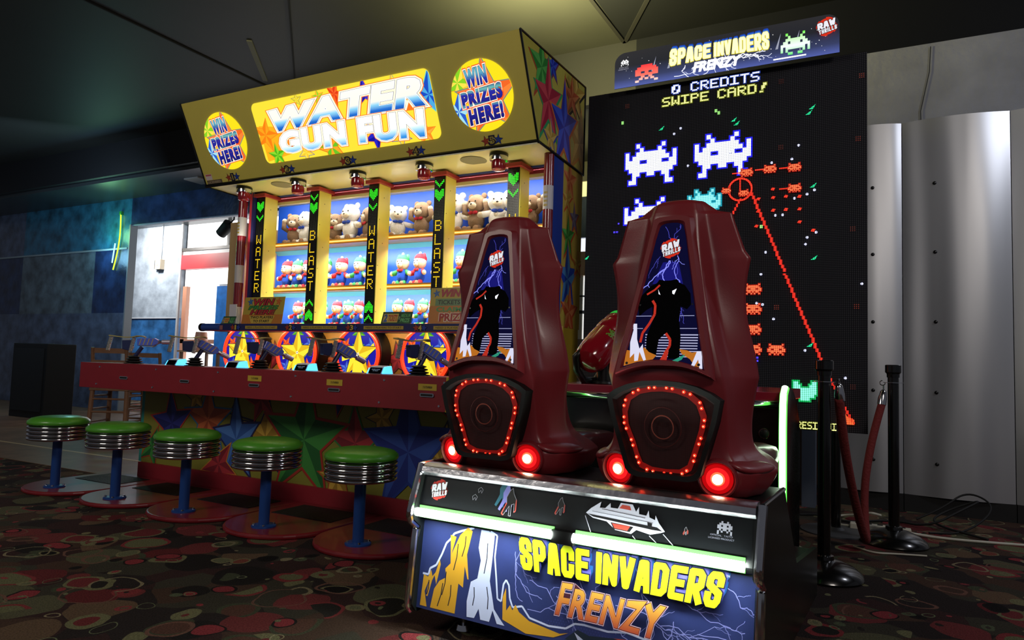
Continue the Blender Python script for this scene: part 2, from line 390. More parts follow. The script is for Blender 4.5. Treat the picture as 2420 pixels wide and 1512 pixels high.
for a, b, wd, m in (((-6.27, -1), (-6.23, 6.2), .016, blackm), ((-4.5, 4.2), (-6.3, 6.1), .016, blackm), ((-2.2, -1), (-2.12, 6.2), .035, blackm),
                    ((-1.55, 5.3), (-2.12, 6.2), .035, blackm), ((-5.5, 4.66), (-6.12, 5.44), .05, M('bare_batten', '77775f', .6)), ((-4.2, -1), (-4.5, 4.2), .012, blackm)):
    dx, dy = b[0]-a[0], b[1]-a[1]; L_ = math.hypot(dx, dy); nx, ny = -dy/L_*wd/2, dx/L_*wd/2
    seam.prism([(a[0]+nx, a[1]+ny), (a[0]-nx, a[1]-ny), (b[0]-nx, b[1]-ny), (b[0]+nx, b[1]+ny)], lambda p, q, t: (p, q, t), 4.085, 4.1, m)
struct('trim_1', seam)
# bulkhead and lower ceiling behind it
bulk = M('bulkhead_black', '0a0b0f', .6)
struct('wall_bulkhead', MB().box(-16, -3.0, 6.2, 6.3, 3.6, 4.2, bulk).box(-3.0, -2.0, 6.2, 6.3, 3.53, 4.2, M('bulkhead_grey', '07090a', .7)).box(-2.0, 6, 6.2, 6.3, 3.53, 4.2, M('bulkhead_navy', '04060e', .8, spec=.2)))
lowc = M('soffit_board', '2f3436', .35, noise=.2, nscale=.8)
struct('ceiling', MB().box(-16, -2.0, 6.3, 12, 3.55, 3.65, lowc))
def plaster(name, c, amt=.55): return M(name, c, .32, noise=amt, nscale=4.5, bump=.5, bscale=12)
pb1 = plaster('plaster_blue', '20508a'); pb2 = plaster('plaster_navy', '1b2f52'); pg = plaster('plaster_grey', '8b97a3', .3); pb3 = plaster('plaster_slate', '4a566e'); pbl = plaster('plaster_sea', '2a5f96')
wl = MB()
# checkered back wall left of the opening
xs = [-16, -14.2, -11.95, -11.02]; zs = [0, 1.62, 2.72, 3.55]
pt1 = plaster('plaster_neon_teal', '24607c'); pgd = plaster('plaster_dull_grey', '56646e')  # blue upper squares shifted to teal, neon glow put into the colour
cols = [[pb3, pb2, pb3], [pb3, pgd, pt1], [pb3, pb2, pt1]]
for i in range(3):
    for j in range(3): wl.box(xs[i], xs[i+1], 7.15, 7.25, zs[j], zs[j+1], cols[i][j])
wl.box(-11.02, -8.6, 7.15, 7.25, 3.1, 3.55, pb2).box(-8.6, -5.2, 7.15, 7.25, 3.1, 3.55, plaster('plaster_deep', '18294a'))
struct('wall_left', wl)
struct('trim_2', MB().box(-11.03, -11.0, 7.13, 7.26, 0, 3.1, P('84888c')).box(-16, -11.06, 7.13, 7.15, 2.69, 2.72, P('8c99a0')).box(-11.0, -5.2, 7.16, 7.24, 3.08, 3.1, P('8090a0')))
wp_ = MB().box(-14.6, -12.2, 9.0, 9.1, 1.68, 3.6, pg).box(-14.6, -12.2, 9.0, 9.1, 0, 1.68, pbl)
wp_.box(-14.6, -14.5, 7.25, 9.0, 0, 3.55, pb3)
struct('wall_passage', wp_)
struct('trim_3', MB().box(-12.21, -12.16, 8.97, 9.0, 0, 3.55, P('a4a8ac')).box(-14.5, -12.2, 8.98, 9.0, 1.67, 1.69, P('b5bcc4')))
# window wall
white_pane = E('ffffff', 2.2)
ww = MB().box(-12.16, -8.5, 9.0, 9.08, 2.92, 3.02, P('e6e6e2')).box(-12.16, -8.5, 8.97, 9.06, 2.64, 2.92, M('red_band', 'c8323a', .4)).box(-12.16, -8.5, 9.0, 9.08, 0, .75, P('c9cdd0'))
ww.box(-11.09, -10.55, 8.98, 9.08, .75, 2.28, M('blue_board', '2a7cd0', .4, noise=.2)).box(-12.16, -8.5, 8.98, 9.0, 3.0, 3.06, P('2c2b28'))
struct('wall_window', ww)
o = struct('window_1', MB().box(-12.16, -8.5, 9.09, 9.11, 3.06, 3.55, white_pane)); o2 = MB().box(-10.95, -10.9, 9.03, 9.09, 3.06, 3.55, P('55524c')).build('window_frame', o)
o = struct('window_2', MB().box(-12.16, -8.5, 9.09, 9.11, .75, 2.64, white_pane))
fm = MB(); tan = P('c08a70')
fm.box(-12.09, -11.98, 9.0, 9.08, .75, 2.3, tan).box(-12.1, -11.0, 9.0, 9.07, 1.18, 1.26, tan).box(-11.05, -10.5, 9.0, 9.06, 2.26, 2.32, P('d0d0d0'))
fm.build('window_frame', o)
# bright room glimpsed between the cabinets
bw = MB().box(-4.4, -2.3, 8.0, 8.1, 0, 1.3, P('8a7a68')).box(-4.4, -2.3, 8.0, 8.1, 2.1, 2.4, P('b59878')).box(-4.4, -2.3, 8.0, 8.1, 2.58, 3.1, M('back_wall_blue', '2c3d52', .5, noise=.2)).box(-4.4, -2.3, 8.0, 8.1, 3.3, 3.55, P('5a5a48'))
bw.box(-2.3, .2, 7.9, 8.0, 0, 3.55, P('3a3430'))
struct('wall_back', bw)
o = struct('window_3', MB().box(-4.4, -2.3, 8.06, 8.08, 1.3, 2.1, E('ffffff', 1.6)).box(-4.4, -2.3, 8.06, 8.08, 2.4, 2.58, E('eef2ff', 1.1)).box(-4.4, -2.3, 8.03, 8.05, 3.1, 3.3, E('fff4a0', 1.2)))
MB().box(-4.4, -2.3, 8.02, 8.06, 1.62, 1.66, P('c0c8d0')).box(-4.4, -2.3, 8.02, 8.06, 1.83, 1.85, P('c0c8d0')).box(-3.3, -3.22, 8.02, 8.06, 1.3, 2.1, P('d0d0c8')).build('window_frame', o)
# right: stucco wall and metal sheet wall
struct('wall_right', MB().box(-.36, 4.5, 6.05, 6.19, 0, 3.53, M('grey_stucco', '74767e', .7, noise=.25, nscale=2.5, bump=.8, bscale=18)))
struct('trim_4', MB().tube([(.40, 6.04, 3.5), (.39, 6.04, 3.3), (.36, 6.04, 3.15), (.33, 6.04, 3.0), (.34, 6.04, 2.6)], .003, blackm, 6))
def metal_mat():
    m = bpy.data.materials.new('brushed_sheet_metal'); m.use_nodes = True; nt = m.node_tree; b = nt.nodes['Principled BSDF']
    b.inputs['Base Color'].default_value = (.50, .51, .53, 1); b.inputs['Metallic'].default_value = .75; b.inputs['Roughness'].default_value = .42
    tc = nt.nodes.new('ShaderNodeTexCoord'); n = nt.nodes.new('ShaderNodeTexNoise'); n.inputs['Scale'].default_value = 1.6; n.inputs['Detail'].default_value = 1; mpz = nt.nodes.new('ShaderNodeMapping'); mpz.inputs['Scale'].default_value = (1.6, 1, .2); nt.links.new(tc.outputs['Object'], mpz.inputs[0]); nt.links.new(mpz.outputs[0], n.inputs['Vector'])
    bp = nt.nodes.new('ShaderNodeBump'); bp.inputs['Strength'].default_value = .6; bp.inputs['Distance'].default_value = .15
    nt.links.new(n.outputs['Fac'], bp.inputs['Height']); nt.links.new(bp.outputs['Normal'], b.inputs['Normal'])
    return m
mm_ = metal_mat()
def curved(x0, x1, yf, z0, z1, bulge, n=14):
    mb = MB(); vs = []
    for i in range(n+1):
        t = i/n; x = x0+(x1-x0)*t; y = yf-bulge*(1-(2*t-1)**2); vs += [(x, y, z0), (x, y, z1)]
    mb.add(vs, [(2*i, 2*i+2, 2*i+3, 2*i+1) for i in range(n)], mm_)
    vs2 = [(x, 5.9, z) for (x, y, z) in vs]; b = len(mb.v); mb.add(vs2, [(2*i, 2*i+1, 2*i+3, 2*i+2) for i in range(n)], mm_)
    mb.add([vs[1], vs[-1], vs2[-1], vs2[1]], [(0, 1, 2, 3)], mm_).add([vs[0], vs[1], vs2[1], vs2[0]], [(0, 1, 2, 3)], mm_).add([vs[-2], vs[-1], vs2[-1], vs2[-2]], [(0, 1, 2, 3)], mm_)
    return mb
for k, (x0, x1) in enumerate(((-.24, .19), (.195, .85), (.855, 1.5), (1.505, 2.2))):
    o = struct('wall_metal', curved(x0, x1, 5.76, .12, 2.83, .05), smooth='auto')
    rv = MB()
    for z in (.35, .85, 1.35, 1.85, 2.35):
        for x in (((x0+.2,) if k == 1 else (0.0,)) if k < 2 else (x0+.1, x1-.1)):
            t = (x-x0)/(x1-x0); y = 5.76-.05*(1-(2*t-1)**2); rv.ball((x, y-.003, z), (.013, .008, .013), black, 10, 6)
    rv.build('bolt', o, smooth=True)
    MB().box(x0, x1, 5.74, 5.9, 0, .12, blackm).build('kick_board', o)
struct('wall_side', MB().box(-.46, -.37, 5.45, 5.6, 0, 2.8, P('5d6675')).box(-.9, -.27, 6.6, 6.7, 0, 3.5, M('orange_wood', 'a8683c', .5, noise=.2)))

# ================================================================== WATER GUN GAME
PX = [-4.94, -4.29, -3.64, -2.99, -2.34]      # station centres at the back
G = Thing('water_gun_game', 'yellow five-player water gun arcade game with lit sign and shelves of prizes', 'arcade game', (-3.63, 4.0, 0))
# lower cabinet body
lowb = MB()
lowb.box(-5.0, -2.0, 3.43, 4.9, .13, .70, M('side_teal', '2f8c84', .5))
lowb.box(-5.27, -2.0, 4.42, 4.9, .7, 1.235, yellow)
lowb.box(-4.96, -2.0, 3.40, 4.9, 0, .13, redlam)
G.part('lower_cabinet', lowb)
# star mural front panel
fr = Fr((-4.96, 3.425, .13), (1, 0, 0), (0, 0, 1))
# looking from the front the plane normal is -Y
a = Art(fr); a.mb.box(-4.96, -2.0, 3.425, 3.435, .13, .70, M('mural_yellow', '827e2e', .5)); a.cl = rect(0, 2.96, 0, .57)
def C2(l, d, rough=.5): return P(l, rough), P(d, rough)
pal = {'blue': C2('2f4fa8', '1c2f86'), 'green': C2('3c8a3c', '1f5f2c'), 'red': C2('a83038', '7c1f2c'), 'orange': C2('c06438', '9c4628'), 'gold': C2('c8a040', '9c7828'), 'dk': C2('2a2f80', '1b1f60'), 'teal': C2('4a78c0', '2f569c')}
def mural_star(u, v, R, c, rot=90, out='b03a24', sx=1, sy=1, rin=.42): a.star(u, v, R, pal[c][0], pal[c][1], rot, rin, P(out, .5), 1.13, sx, sy)
a.line([(1.02, .57), (.94, .42), (1.2, .38)], .012, P('101040')); a.up()
mural_star(.58, .52, .12, 'gold', 100, '202048'); mural_star(1.3, .28, .24, 'gold', 85, '202048'); mural_star(2.28, .47, .12, 'gold', 110, '202030'); mural_star(2.72, .25, .22, 'gold', 80, '202030')
mural_star(.12, .12, .16, 'green', 70); mural_star(.72, .36, .25, 'orange', 92, '2f6a90'); mural_star(1.24, .53, .15, 'red', 250)
mural_star(.33, .31, .23, 'dk', 98, 'b03a24', 1, 1.1); mural_star(1.02, .24, .25, 'teal', 96, '202050', .9, 1.25)
mural_star(2.08, .30, .24, 'red', 94, '2f7a3c'); mural_star(1.65, .29, .36, 'green', 88, 'a03024', 1, 1.15)
mural_star(2.49, .28, .34, 'blue', 93, '203a90', .95, 1.2); mural_star(1.95, .06, .16, 'gold', 95, 'a04020'); mural_star(1.95, .6, .14, 'dk', 260); mural_star(2.88, .5, .16, 'green', 95)
mural_star(.86, .06, .18, 'red', 270, 'c08030')
G.part('star_mural_panel', a.mb)
# counter
cn = MB().box(-5.27, -2.005, 3.10, 3.42, .69, .875, redlam)
cn.box(-5.27, -2.005, 3.42, 4.42, .70, .74, blackm)
cn.box(-2.007, -2.0, 3.095, 3.42, .69, .876, yellow)
cnt = G.part('counter', cn, bevel=.002)
# red side rails of the counter continue back
for k in range(5):
    x = -4.74+.653*k; q = MB()
    q.prism(rrect(x-.045, x+.045, .765, .785, .008), lambda p, q_, t: (p, t, q_), 3.094, 3.10, chrome).box(x-.038, x+.036, 3.092, 3.096, .769, .781, blackm)
    G.part('ticket_slot', q, cnt)
    if k >= 2:
        fr = Fr((x-.06, 3.099, .80), (1, 0, 0), (0, 0, 1)); a = Art(fr); a.raw(rect(0, .12, 0, .035), P('c8a838')); a.up()
        a.text('2 PLAYER MINIMUM', (.03, .09, .011, .024), P('2a2418'), off=.02); G.part('label_plate', a.mb, cnt)
for x in (-5.06, -4.42, -3.80, -3.12, -2.45, -2.05):
    for z in (.72, .845): G.part('screw', MB().lathe([(.008, 0), (.006, .004)], chrome, (x+(0.03 if z > .8 else 0), 3.1, z), (0, -1, 0), 10), cnt)
# foot plates
FX = [-4.94, -4.28, -3.62, -2.96, -2.30]
platem = M('red_foot_plate', '7c1c24', .35, noise=.15, nscale=9, coat=.3)
for i, x in enumerate(FX):
    pts = [(x-.325, 3.40), (x-.325, 2.93)]
    for k in range(1, 16):
        t = pi+pi*k/16; pts.append((x+.325*cos(t), 2.93+.31*sin(t)))
    pts += [(x+.325, 2.93), (x+.325, 3.40)]
    o = G.part('foot_plate', MB().prism(pts, lambda p, q, t: (p, q, t), 0.0, .028, platem), bevel=.012, seg=3)
    mt = MB().box(x-.23, x+.23, 3.06, 3.33, .028, .031, M('rubber_mat', '0c0c0c', .6, bump=.6, bscale=120))
    G.part('foot_mat', mt, o)
    MB().box(x+.322, x+.328, 2.75, 3.4, .0, .0285, blackm)
# circle wall
G.part('wheel_wall', MB().box(-5.27, -2.0, 4.412, 4.45, .74, 1.171, M('mustard_board', 'a87a2c', .5, noise=.1)))
fr = Fr((-5.27, 4.411, .74), (1, 0, 0), (0, 0, 1)); a = Art(fr); a.cl = rect(0, 3.27, 0, .43)
for u, v, R, c in ((.0, .3, .15, 'red'), (.63, .22, .13, 'red'), (.72, .08, .09, 'gold'), (1.3, .2, .12, 'orange'), (1.95, .22, .14, 'red'), (2.02, .05, .1, 'dk'), (2.6, .2, .14, 'red'), (.1, .1, .12, 'orange')):
    a = Art(fr); a.cl = rect(0, 3.27, 0, .43); a.star(u, v, R, pal[c][0], pal[c][1], 100, .42, P('3a2412')); G.part('wall_star', a.mb)
neon = M('neon_red', 'ff2010', .3, em='ff2c10', es=2.6)
neonc = M('neon_core', 'ffb080', .3, em='ff9040', es=2.4)
for i in range(5):
    x = PX[i]+.02; zc = 1.0; R = .2
    o = G.part('target_wheel', MB().lathe([(R+.035, 0), (R+.035, .11), (R+.03, .12)], black, (x, 4.41, zc), (0, -1, 0), 48), smooth='auto')
    fr = Fr((x, 4.289, zc), (1, 0, 0), (0, 0, 1)); a = Art(fr); cl = circ(0, 0, R, 40); a.cl = None; a.raw(cl, E('1a1fb0', .9)); a.up(); a.cl = cl
    yl, yd = E('ffe83a', 1.1), E('f0c020', 1.0); gl, gd = E('70d020', .9), E('3c9c18', .9); ol, od = E('ff7030', 1), E('e04418', 1); bl, bd = E('5a80e8', .9), E('2f4cc0', .9)
    a.star(-.13, .07, .07, ol, od, 60); a.star(.13, .07, .07, bl, bd, 40); a.star(.12, -.11, .07, ol, od, 100); a.star(-.12, -.12, .07, bl, bd, 80); a.star(0, .17, .07, gl, gd, 270)
    a.poly([(-.02, -.02), (-.16, -.06), (-.17, .05)], yl); a.poly([(.02, -.03), (.15, .09), (.17, .05), (.06, -.06)], yl); a.up()
    a.star(0, .0, .1, gl, gd, 270, .5); a.star(0, -.005, .2, yl, yd, 90, .4, E('101048', .3), 1.07, 1, 1.05)
    a.star(0, -.19, .06, ol, od, 90); a.poly([(-.04, -.05), (.04, -.05), (.055, -.2), (-.055, -.2)], yl); a.up()
    a.poly(circ(0, 0, .012, 16), E('fff6d0', 1.6)); a.up(); a.poly(circ(0, 0, .006, 12), E('802010', .8))
    G.part('star_target', a.mb, o)
    G.part('neon_ring', MB().tube([(x+(R+.01)*cos(t*pi/24), 4.275, zc+(R+.01)*sin(t*pi/24)) for t in range(48)], .014, neon, 8, True)
           .tube([(x+(R+.01)*cos(t*pi/24), 4.268, zc+(R+.01)*sin(t*pi/24)) for t in range(48)], .0045, neonc, 6, True), o, smooth=True)
# ledge
lg = MB().box(-5.27, -2.0, 4.20, 4.42, 1.172, 1.236, navy).box(-5.27, -2.0, 4.19, 4.20, 1.172, 1.178, red)
ledge = G.part('ledge', lg, bevel=.002)
fr = Fr((-5.27, 4.198, 1.172), (1, 0, 0), (0, 0, 1))
for i in range(5):
    a = Art(fr)
    u = PX[i]+5.27+.02
    a.star(u-.035, .032, .03, P('b8432c'), P('8c2c1c'), 100, .45, P('10102c'), 1.2); a.star(u+.035, .032, .028, P('2f4fb8'), P('1c2f86'), 80, .45, P('10102c'), 1.2)
    nw = .4 if i == 0 else 1
    a.text(str(i+1), (u-.016*nw, u+.016*nw, .012, .054), P('1a1420'), off=.09, lift=True); a.text(str(i+1), (u-.014*nw, u+.014*nw, .014, .052), P('d0b048'), off=.03)
    G.part('station_number', a.mb, ledge); a = Art(fr)
    a.raw(rect(u+.12, u+.50, .02, .046), P('b89c40')); a.up(); a.text('NEED 2 PLAYERS TO START', (u+.14, u+.48, .027, .04), P('2c2418'), off=.01); G.part('instruction_label', a.mb, ledge)
a = Art(fr); a.raw(rect(.1, .19, .012, .05), P('9c6460')); G.part('warning_label', a.mb, ledge)
G.part('ledge_pipe', MB().cyl((-5.34, 4.21, 1.205), (-5.12, 4.21, 1.205), .034, M('blue_pipe', '2c4a9c', .25, coat=.5), 20).cyl((-5.37, 4.21, 1.205), (-5.34, 4.21, 1.205), .037, black, 20), ledge, smooth='auto')
# toy bay
bay = MB()
bluebk = M('bay_blue', '1c5cd8', .45)
bay.box(-5.22, -2.02, 4.90, 4.93, 1.23, 2.46, bluebk)
G.part('bay_back', bay)
tealb = M('bay_teal', '4f9aa8', .4)
for z in (2.0, 1.585):
    o = G.part('shelf', MB().box(-5.2, -2.04, 4.62, 4.9, z-.01, z, P('b89c50')).box(-5.2, -2.04, 4.60, 4.62, z-.032, z+.012, M('shelf_lip', 'b09048', .4)))
    G.part('light_strip', MB().box(-5.2, -2.04, 4.592, 4.6, z-.020, z-.002, E('ff9a28', 1.6)).box(-5.2, -2.04, 4.591, 4.592, z-.016, z-.008, E('ffe08c', 1.4)), o)
    # sloped riser at the back of the bay
    G.part('back_riser', MB().prism([(4.9, z-.012), (4.86, z-.012), (4.9, z-.05)], lambda p, q, t: (t, p, q), -5.2, -2.04, tealb), o)
tp = MB().box(-5.2, -2.04, 4.60, 4.63, 2.37, 2.40, P('d8cc90')).box(-5.2, -2.04, 4.585, 4.60, 2.395, 2.435, P('8a2430')).box(-5.2, -2.04, 4.57, 4.60, 2.435, 2.46, P('3a4a8c'))
G.part('bay_header', tp)
# LED columns
amber = E('ffc81e', 1.6); green = E('38ff28', 1.5); dim = M('unlit_dot', '2c2a22', .5)
cyel = M('column_yellow', 'e8dc5c', .4)
def ledcol(x, word):
    yb, yt = 4.424, 4.42; z0, z1 = 1.236, 2.44
    def fn(p, q, t): return (t, p+(yt-yb)*(q-z0)/(z1-z0), q)
    o = G.part('led_column', MB().prism([(yb+.006, z0), (yb+.15, z0), (yb+.15, z1), (yb+.006, z1)], fn, x-.052, x+.052, cyel)
               .prism([(yb+.15, z0), (4.60-.06, z0), (4.60-.06, z1), (yb+.15, z1)], fn, x+.03, x+.045, M('column_glow', 'ffe968', .4, em='ffe050', es=.25)))
    mb = MB().prism([(yb, z0), (yb+.006, z0), (yb+.006, z1), (yb, z1)], fn, x-.052, x+.045, M('led_black', '080808', .25))
    d = Vector((0, yt-yb, z1-z0)).normalized(); fr = Fr((x-.0035, yb-.0005, z0), (1, 0, 0), d); a = Art(fr, mb, w0=.0006)
    p = .0122; nrow = int(1.19/p)
    grid = {}
    for i in range(nrow):
        for j in range(7): grid[(i, j)] = dim
    def glyph(rows, top, mt, c0=1):
        for rI, row in enumerate(rows):
            for j, ch in enumerate(row):
                if ch in '1X': grid[(nrow-1-(top+rI), j+c0)] = mt
    arrow = ['1100011', '1110111', '1111111', '1111111', '1111111', '0111110', '0011100', '0001000']; chev = ['1000001', '1100011', '0110110', '0011100', '0001000']
    if word == 'WATER': glyph(chev if x < -3.9 and False else arrow, 5, green, 0); glyph(chev, 15, green, 0)
    else: glyph(chev, 4, green, 0); glyph(arrow, 10, green, 0)
    for k, ch in enumerate(word): glyph([r for r in F5[ch].split(' ')], 30+k*9, amber, 1)
    glyph(chev[::-1], 79 if word == 'BLAST' else 90, green, 0); glyph(arrow[::-1], 86 if word == 'BLAST' else 81, green, 0)
    for (i, j), mt in grid.items():
        s_ = .0043 if mt is dim else .0052; cx = (j-3)*p; cy = .012+i*p
        a.raw([(cx+s_*cos(t*pi/3), cy+s_*sin(t*pi/3)) for t in range(6)] if mt is not dim else rect(cx-.003, cx+.003, cy-.003, cy+.003), mt)
    G.part('led_display', mb, o)
    G.part('column_cap', MB().box(x-.07, x+.075, 4.39, 4.62, 2.405, 2.435, P('a0302c')), o, bevel=.003)
    for t in range(6): G.part('mounting_hole', MB().lathe([(.0035, 0), (.0035, .001)], blackm, (x+.0525, 4.44+.05*(t % 2), 1.35+.19*t), (1, 0, 0), 8), o)
for i in range(5): ledcol(PX[i]+.0, 'WATER' if i % 2 == 0 else 'BLAST')
# corner posts
def post(x, y, r=.036):
    o = G.part('striped_post', MB().cyl((x, y, 1.236), (x, y, 2.46), r, M('post_red', '7c1220', .25, coat=.5), 20), smooth='auto')
    for z0, z1 in ((2.05, 2.22), (1.62, 1.78), (1.24, 1.4)):
        lb = MB().lathe([(r+.001, z0), (r+.001, z1)], P('c8c4c8'), (x, y, 0), (0, 0, 1), 20, caps=False)
        for k in range(4 if z0 > 2 else 0):
            zz = z0+.02+.03*k
            lb.add([(x+(r+.002)*sin(t), y-(r+.002)*cos(t), z) for z in (zz, zz+.015) for t in (-.5, -.1, .3)], [(0, 1, 4, 3), (1, 2, 5, 4)], P('b8a050'))
        G.part('post_label', lb, o, smooth=True)
post(-5.12, 4.38, .04); post(-2.03, 4.36)
G.part('side_upright', MB().box(-5.06, -5.03, 4.40, 4.6, 1.236, 2.46, M('pink_red', 'c83848', .3)).box(-5.03, -5.0, 4.40, 4.6, 1.236, 2.46, navy).box(-5.38, -5.22, 4.47, 4.92, 1.236, 2.21, M('tan_board', 'c0a070', .5)))
G.part('notice_sheet', MB().box(-5.16, -5.07, 4.325, 4.33, 1.236, 1.42, P('d8d4dc')))
# right side panels with stars
sp_ = MB().box(-2.02, -2.0, 4.38, 4.55, 1.236, 2.46, M('side_blue', '1a3c9c', .4)).box(-2.02, -2.0, 4.55, 4.92, 1.236, 2.46, M('side_yellow', 'c8b04c', .4))
G.part('side_panel', sp_)
def C3(c): return pal[c]
bp_ = {'blue': C2('4a8ad0', '2048b8', .3), 'green': C2('5ab858', '2f8c3c', .3), 'red': C2('d04858', 'a82440', .3), 'orange': C2('e08a58', 'c85c38', .3), 'gold': C2('d8b860', 'b89440', .3), 'vio': C2('7c7898', '585478', .3), 'dk': C2('3a58d8', '1c2ca8', .3)}
fr = Fr((-2.0, 4.55, 1.236), (0, 1, 0), (0, 0, 1)); a = Art(fr); a.cl = rect(0, .37, 0, 1.22)
def st(u, v, R, c, rot=90, sx=1, sy=1, out='c8502c', rin=.4, ow=1.15): a.star(u, v, R, bp_[c][0], bp_[c][1], rot, rin, P(out, .4), ow, sx, sy, (0.006, -.01))
st(.12, 1.1, .13, 'orange', 90, 1, 1.3, 'd8a860'); st(.08, .95, .09, 'gold', 90, 1, 1.2); st(.22, .83, .1, 'vio', 95, .9, 1.3); st(.11, .67, .14, 'green', 92, .9, 1.25); st(.12, .36, .2, 'blue', 93, 1, 1.35, 'c08a40'); st(.16, .12, .15, 'orange', 88, 1, 1.3)
st(.3, .5, .1, 'gold', 90)
G.part('side_panel_print', a.mb)
# marquee
MQO = Vector((0, 4.1, 2.46)); MQU = Vector((0, -.31, .635)).normalized()
mqside = [(4.1, 2.46), (3.79, 3.10), (4.92, 3.14), (4.92, 2.44)]
ply = M('marquee_face', 'd6c65c', .4, noise=.02)
mq = MB().prism(mqside, lambda p, q, t: (t, p, q), -5.27, -2.0, ply)
mq.mats.append(cream); mq.m[0] = mq.m[1] = 0
for i_, fc in enumerate(mq.f):
    zsum = [mq.v[k][2] for k in fc]
    if len(fc) == 4 and max(zsum) < 2.5: mq.m[i_] = 1
    if len(fc) == 4 and min(zsum) > 3.0: mq.m[i_] = 0
marq = G.part('marquee', mq)
bt = M('black_tmold', '0a0a0a', .3)
tm = MB()
for x in (-5.275, -1.995):
    for a_, b_ in zip(mqside, mqside[1:]+mqside[:1]): tm.tube([(x, a_[0], a_[1]), (x, b_[0], b_[1])], .008, bt, 8)
tm.tube([(-5.275, 4.098, 2.46), (-1.995, 4.098, 2.46)], .016, bt, 8)
G.part('edge_molding', tm, marq)
mfr = Fr(MQO-MQU*0, (1, 0, 0), MQU)   # normal points toward the players
Wn = mfr.W
# main lit sign
a = Art(mfr, w0=.004)
box = rrect(-4.475, -2.735, .113, .597, .05)
mbp = MB(); n_ = len(box); vs = [mfr(u, v, 0) for u, v in box]+[mfr(u, v, .004) for u, v in box]
mbp.add(vs, [tuple(range(n_, 2*n_))]+[(i, (i+1) % n_, n_+(i+1) % n_, n_+i) for i in range(n_)], E('ffe93c', 1.0)); a.mb = mbp; a.up(); a.cl = box
Y1, Y2 = E('ffe23a', 1.05), E('ffb81e', 1.0)
a.poly([(-4.45, .42), (-4.2, .38), (-3.9, .2), (-4.45, .13)], Y2); a.up()
def ms(u, v, R, l, d, rot=90, out='ff8c1e', sx=1, sy=1): a.star(u, v, R, E(l, 1), E(d, 1), rot, .42, E(out, 1), 1.12, sx, sy)
ms(-4.4, .34, .13, 'ffa81e', 'ff8414', 70); ms(-4.33, .17, .1, '90e030', '50b81c', 90); ms(-3.98, .56, .05, 'f8e850', 'f0d020', 90, '303060'); ms(-3.76, .55, .06, '90e030', 'ffc030', 95); ms(-3.6, .55, .09, 'ff6a28', 'e83c18', 60)
ms(-3.32, .52, .11, '3838d0', '1c1ca8', 88); ms(-3.05, .55, .06, 'ffe850', 'ffd030', 90, '2828a0'); ms(-2.77, .42, .17, '50b0e8', '1c50c8', 80, '70d8c8'); ms(-3.3, .2, .12, '2828c8', '1414a0', 265); ms(-2.86, .17, .09, 'ffb040', 'ff9020', 90); ms(-3.08, .17, .09, 'f8e040', 'ffd030', 270, '3030b0')
ms(-3.75, .17, .14, '70c828', 'ffb028', 250, 'f07020'); ms(-4.02, .16, .08, 'ffe850', 'ffd030', 270, '3030b0')
def fan(u, v):  # the word swells toward the right end
    g = (u+4.3)/1.5; return (u, v+(v-.35)*(-.12+.22*g)+.012*sin(g*3.1))
z_ = lambda v: 2.46+v*MQU.z
gm1 = grad('water_fill', 2, z_(.34), z_(.56), [(0, '0c2f8c'), (.16, '1e6ed0'), (.33, '8ed4f4'), (.45, 'fff8e8'), (1, 'fffaf0')], 1.1)
gm2 = grad('gun_fill', 2, z_(.13), z_(.34), [(0, '1c58c0'), (.16, '3c98e0'), (.34, 'b8e4fa'), (.48, 'ffffff'), (1, 'ffffff')], 1.15)
for word, bx, gm, sh in (('WATER', (-4.27, -2.84, .362, .525), gm1, .25), ('GUN FUN', (-4.25, -2.86, .165, .325), gm2, .12)):
    for off, m in ((.125, E('ff7a20', 1)), (.105, E('fff4d8', 1.15)), (.068, E('405878', .6)), (.060, E('ffffff', 1.15)), (.046, gm)):
        a.text(word, bx, m, off=off, shear=sh, warp=fan, spacing=1.12)
G.part('sign_panel', a.mb, marq)
def win_disc(cx):
    cl = circ(cx, .35, .238, 56); mbp = MB(); n_ = len(cl); vs = [mfr(u, v, 0) for u, v in cl]+[mfr(u, v, .004) for u, v in cl]
    mbp.add(vs, [tuple(range(n_, 2*n_))]+[(i, (i+1) % n_, n_+(i+1) % n_, n_+i) for i in range(n_)], E('ffe81e', 1.0)); a = Art(mfr, mbp, w0=.005); a.cl = cl
    a.star(cx-.17, .46, .12, E('ffe850', 1), E('8cd828', 1), 60, .45, E('ff9020', 1), 1.06)
    a.star(cx-.2, .27, .13, E('a8e4f4', 1), E('2c60d0', 1), 80, .42)
    a.star(cx+.05, .33, .25, E('ff8838', 1), E('f86a28', 1), 92, .42, E('8ca088', .8), 1.08, 1, 1.05)
    gw = grad('win_fill', 2, z_(.2), z_(.5), [(0, '14147c'), (.24, '2424a0'), (.30, '60b0c0'), (.36, '1c1c8c'), (.56, '2828a8'), (.63, '70c0b8'), (.72, '1c1c90'), (.86, '2830a8'), (1, '60b0c8')], 1.0)
    for word, bx in (('WIN', (cx-.10, cx+.06, .43, .53)), ('PRIZES', (cx-.155, cx+.155, .31, .395)), ('HERE!', (cx-.12, cx+.14, .185, .275))):
        tl = lambda u, v: (u, v+.10*(u-cx))
        for off, m in ((.17, E('ff5a28', 1)), (.125, E('fff4dc', 1.05)), (.075, E('14144c', .7)), (.055, gw)): a.text(word, bx, m, off=off, warp=tl, spacing=1.18)
    G.part('round_sign', a.mb, marq)
win_disc(-4.873); win_disc(-2.355)
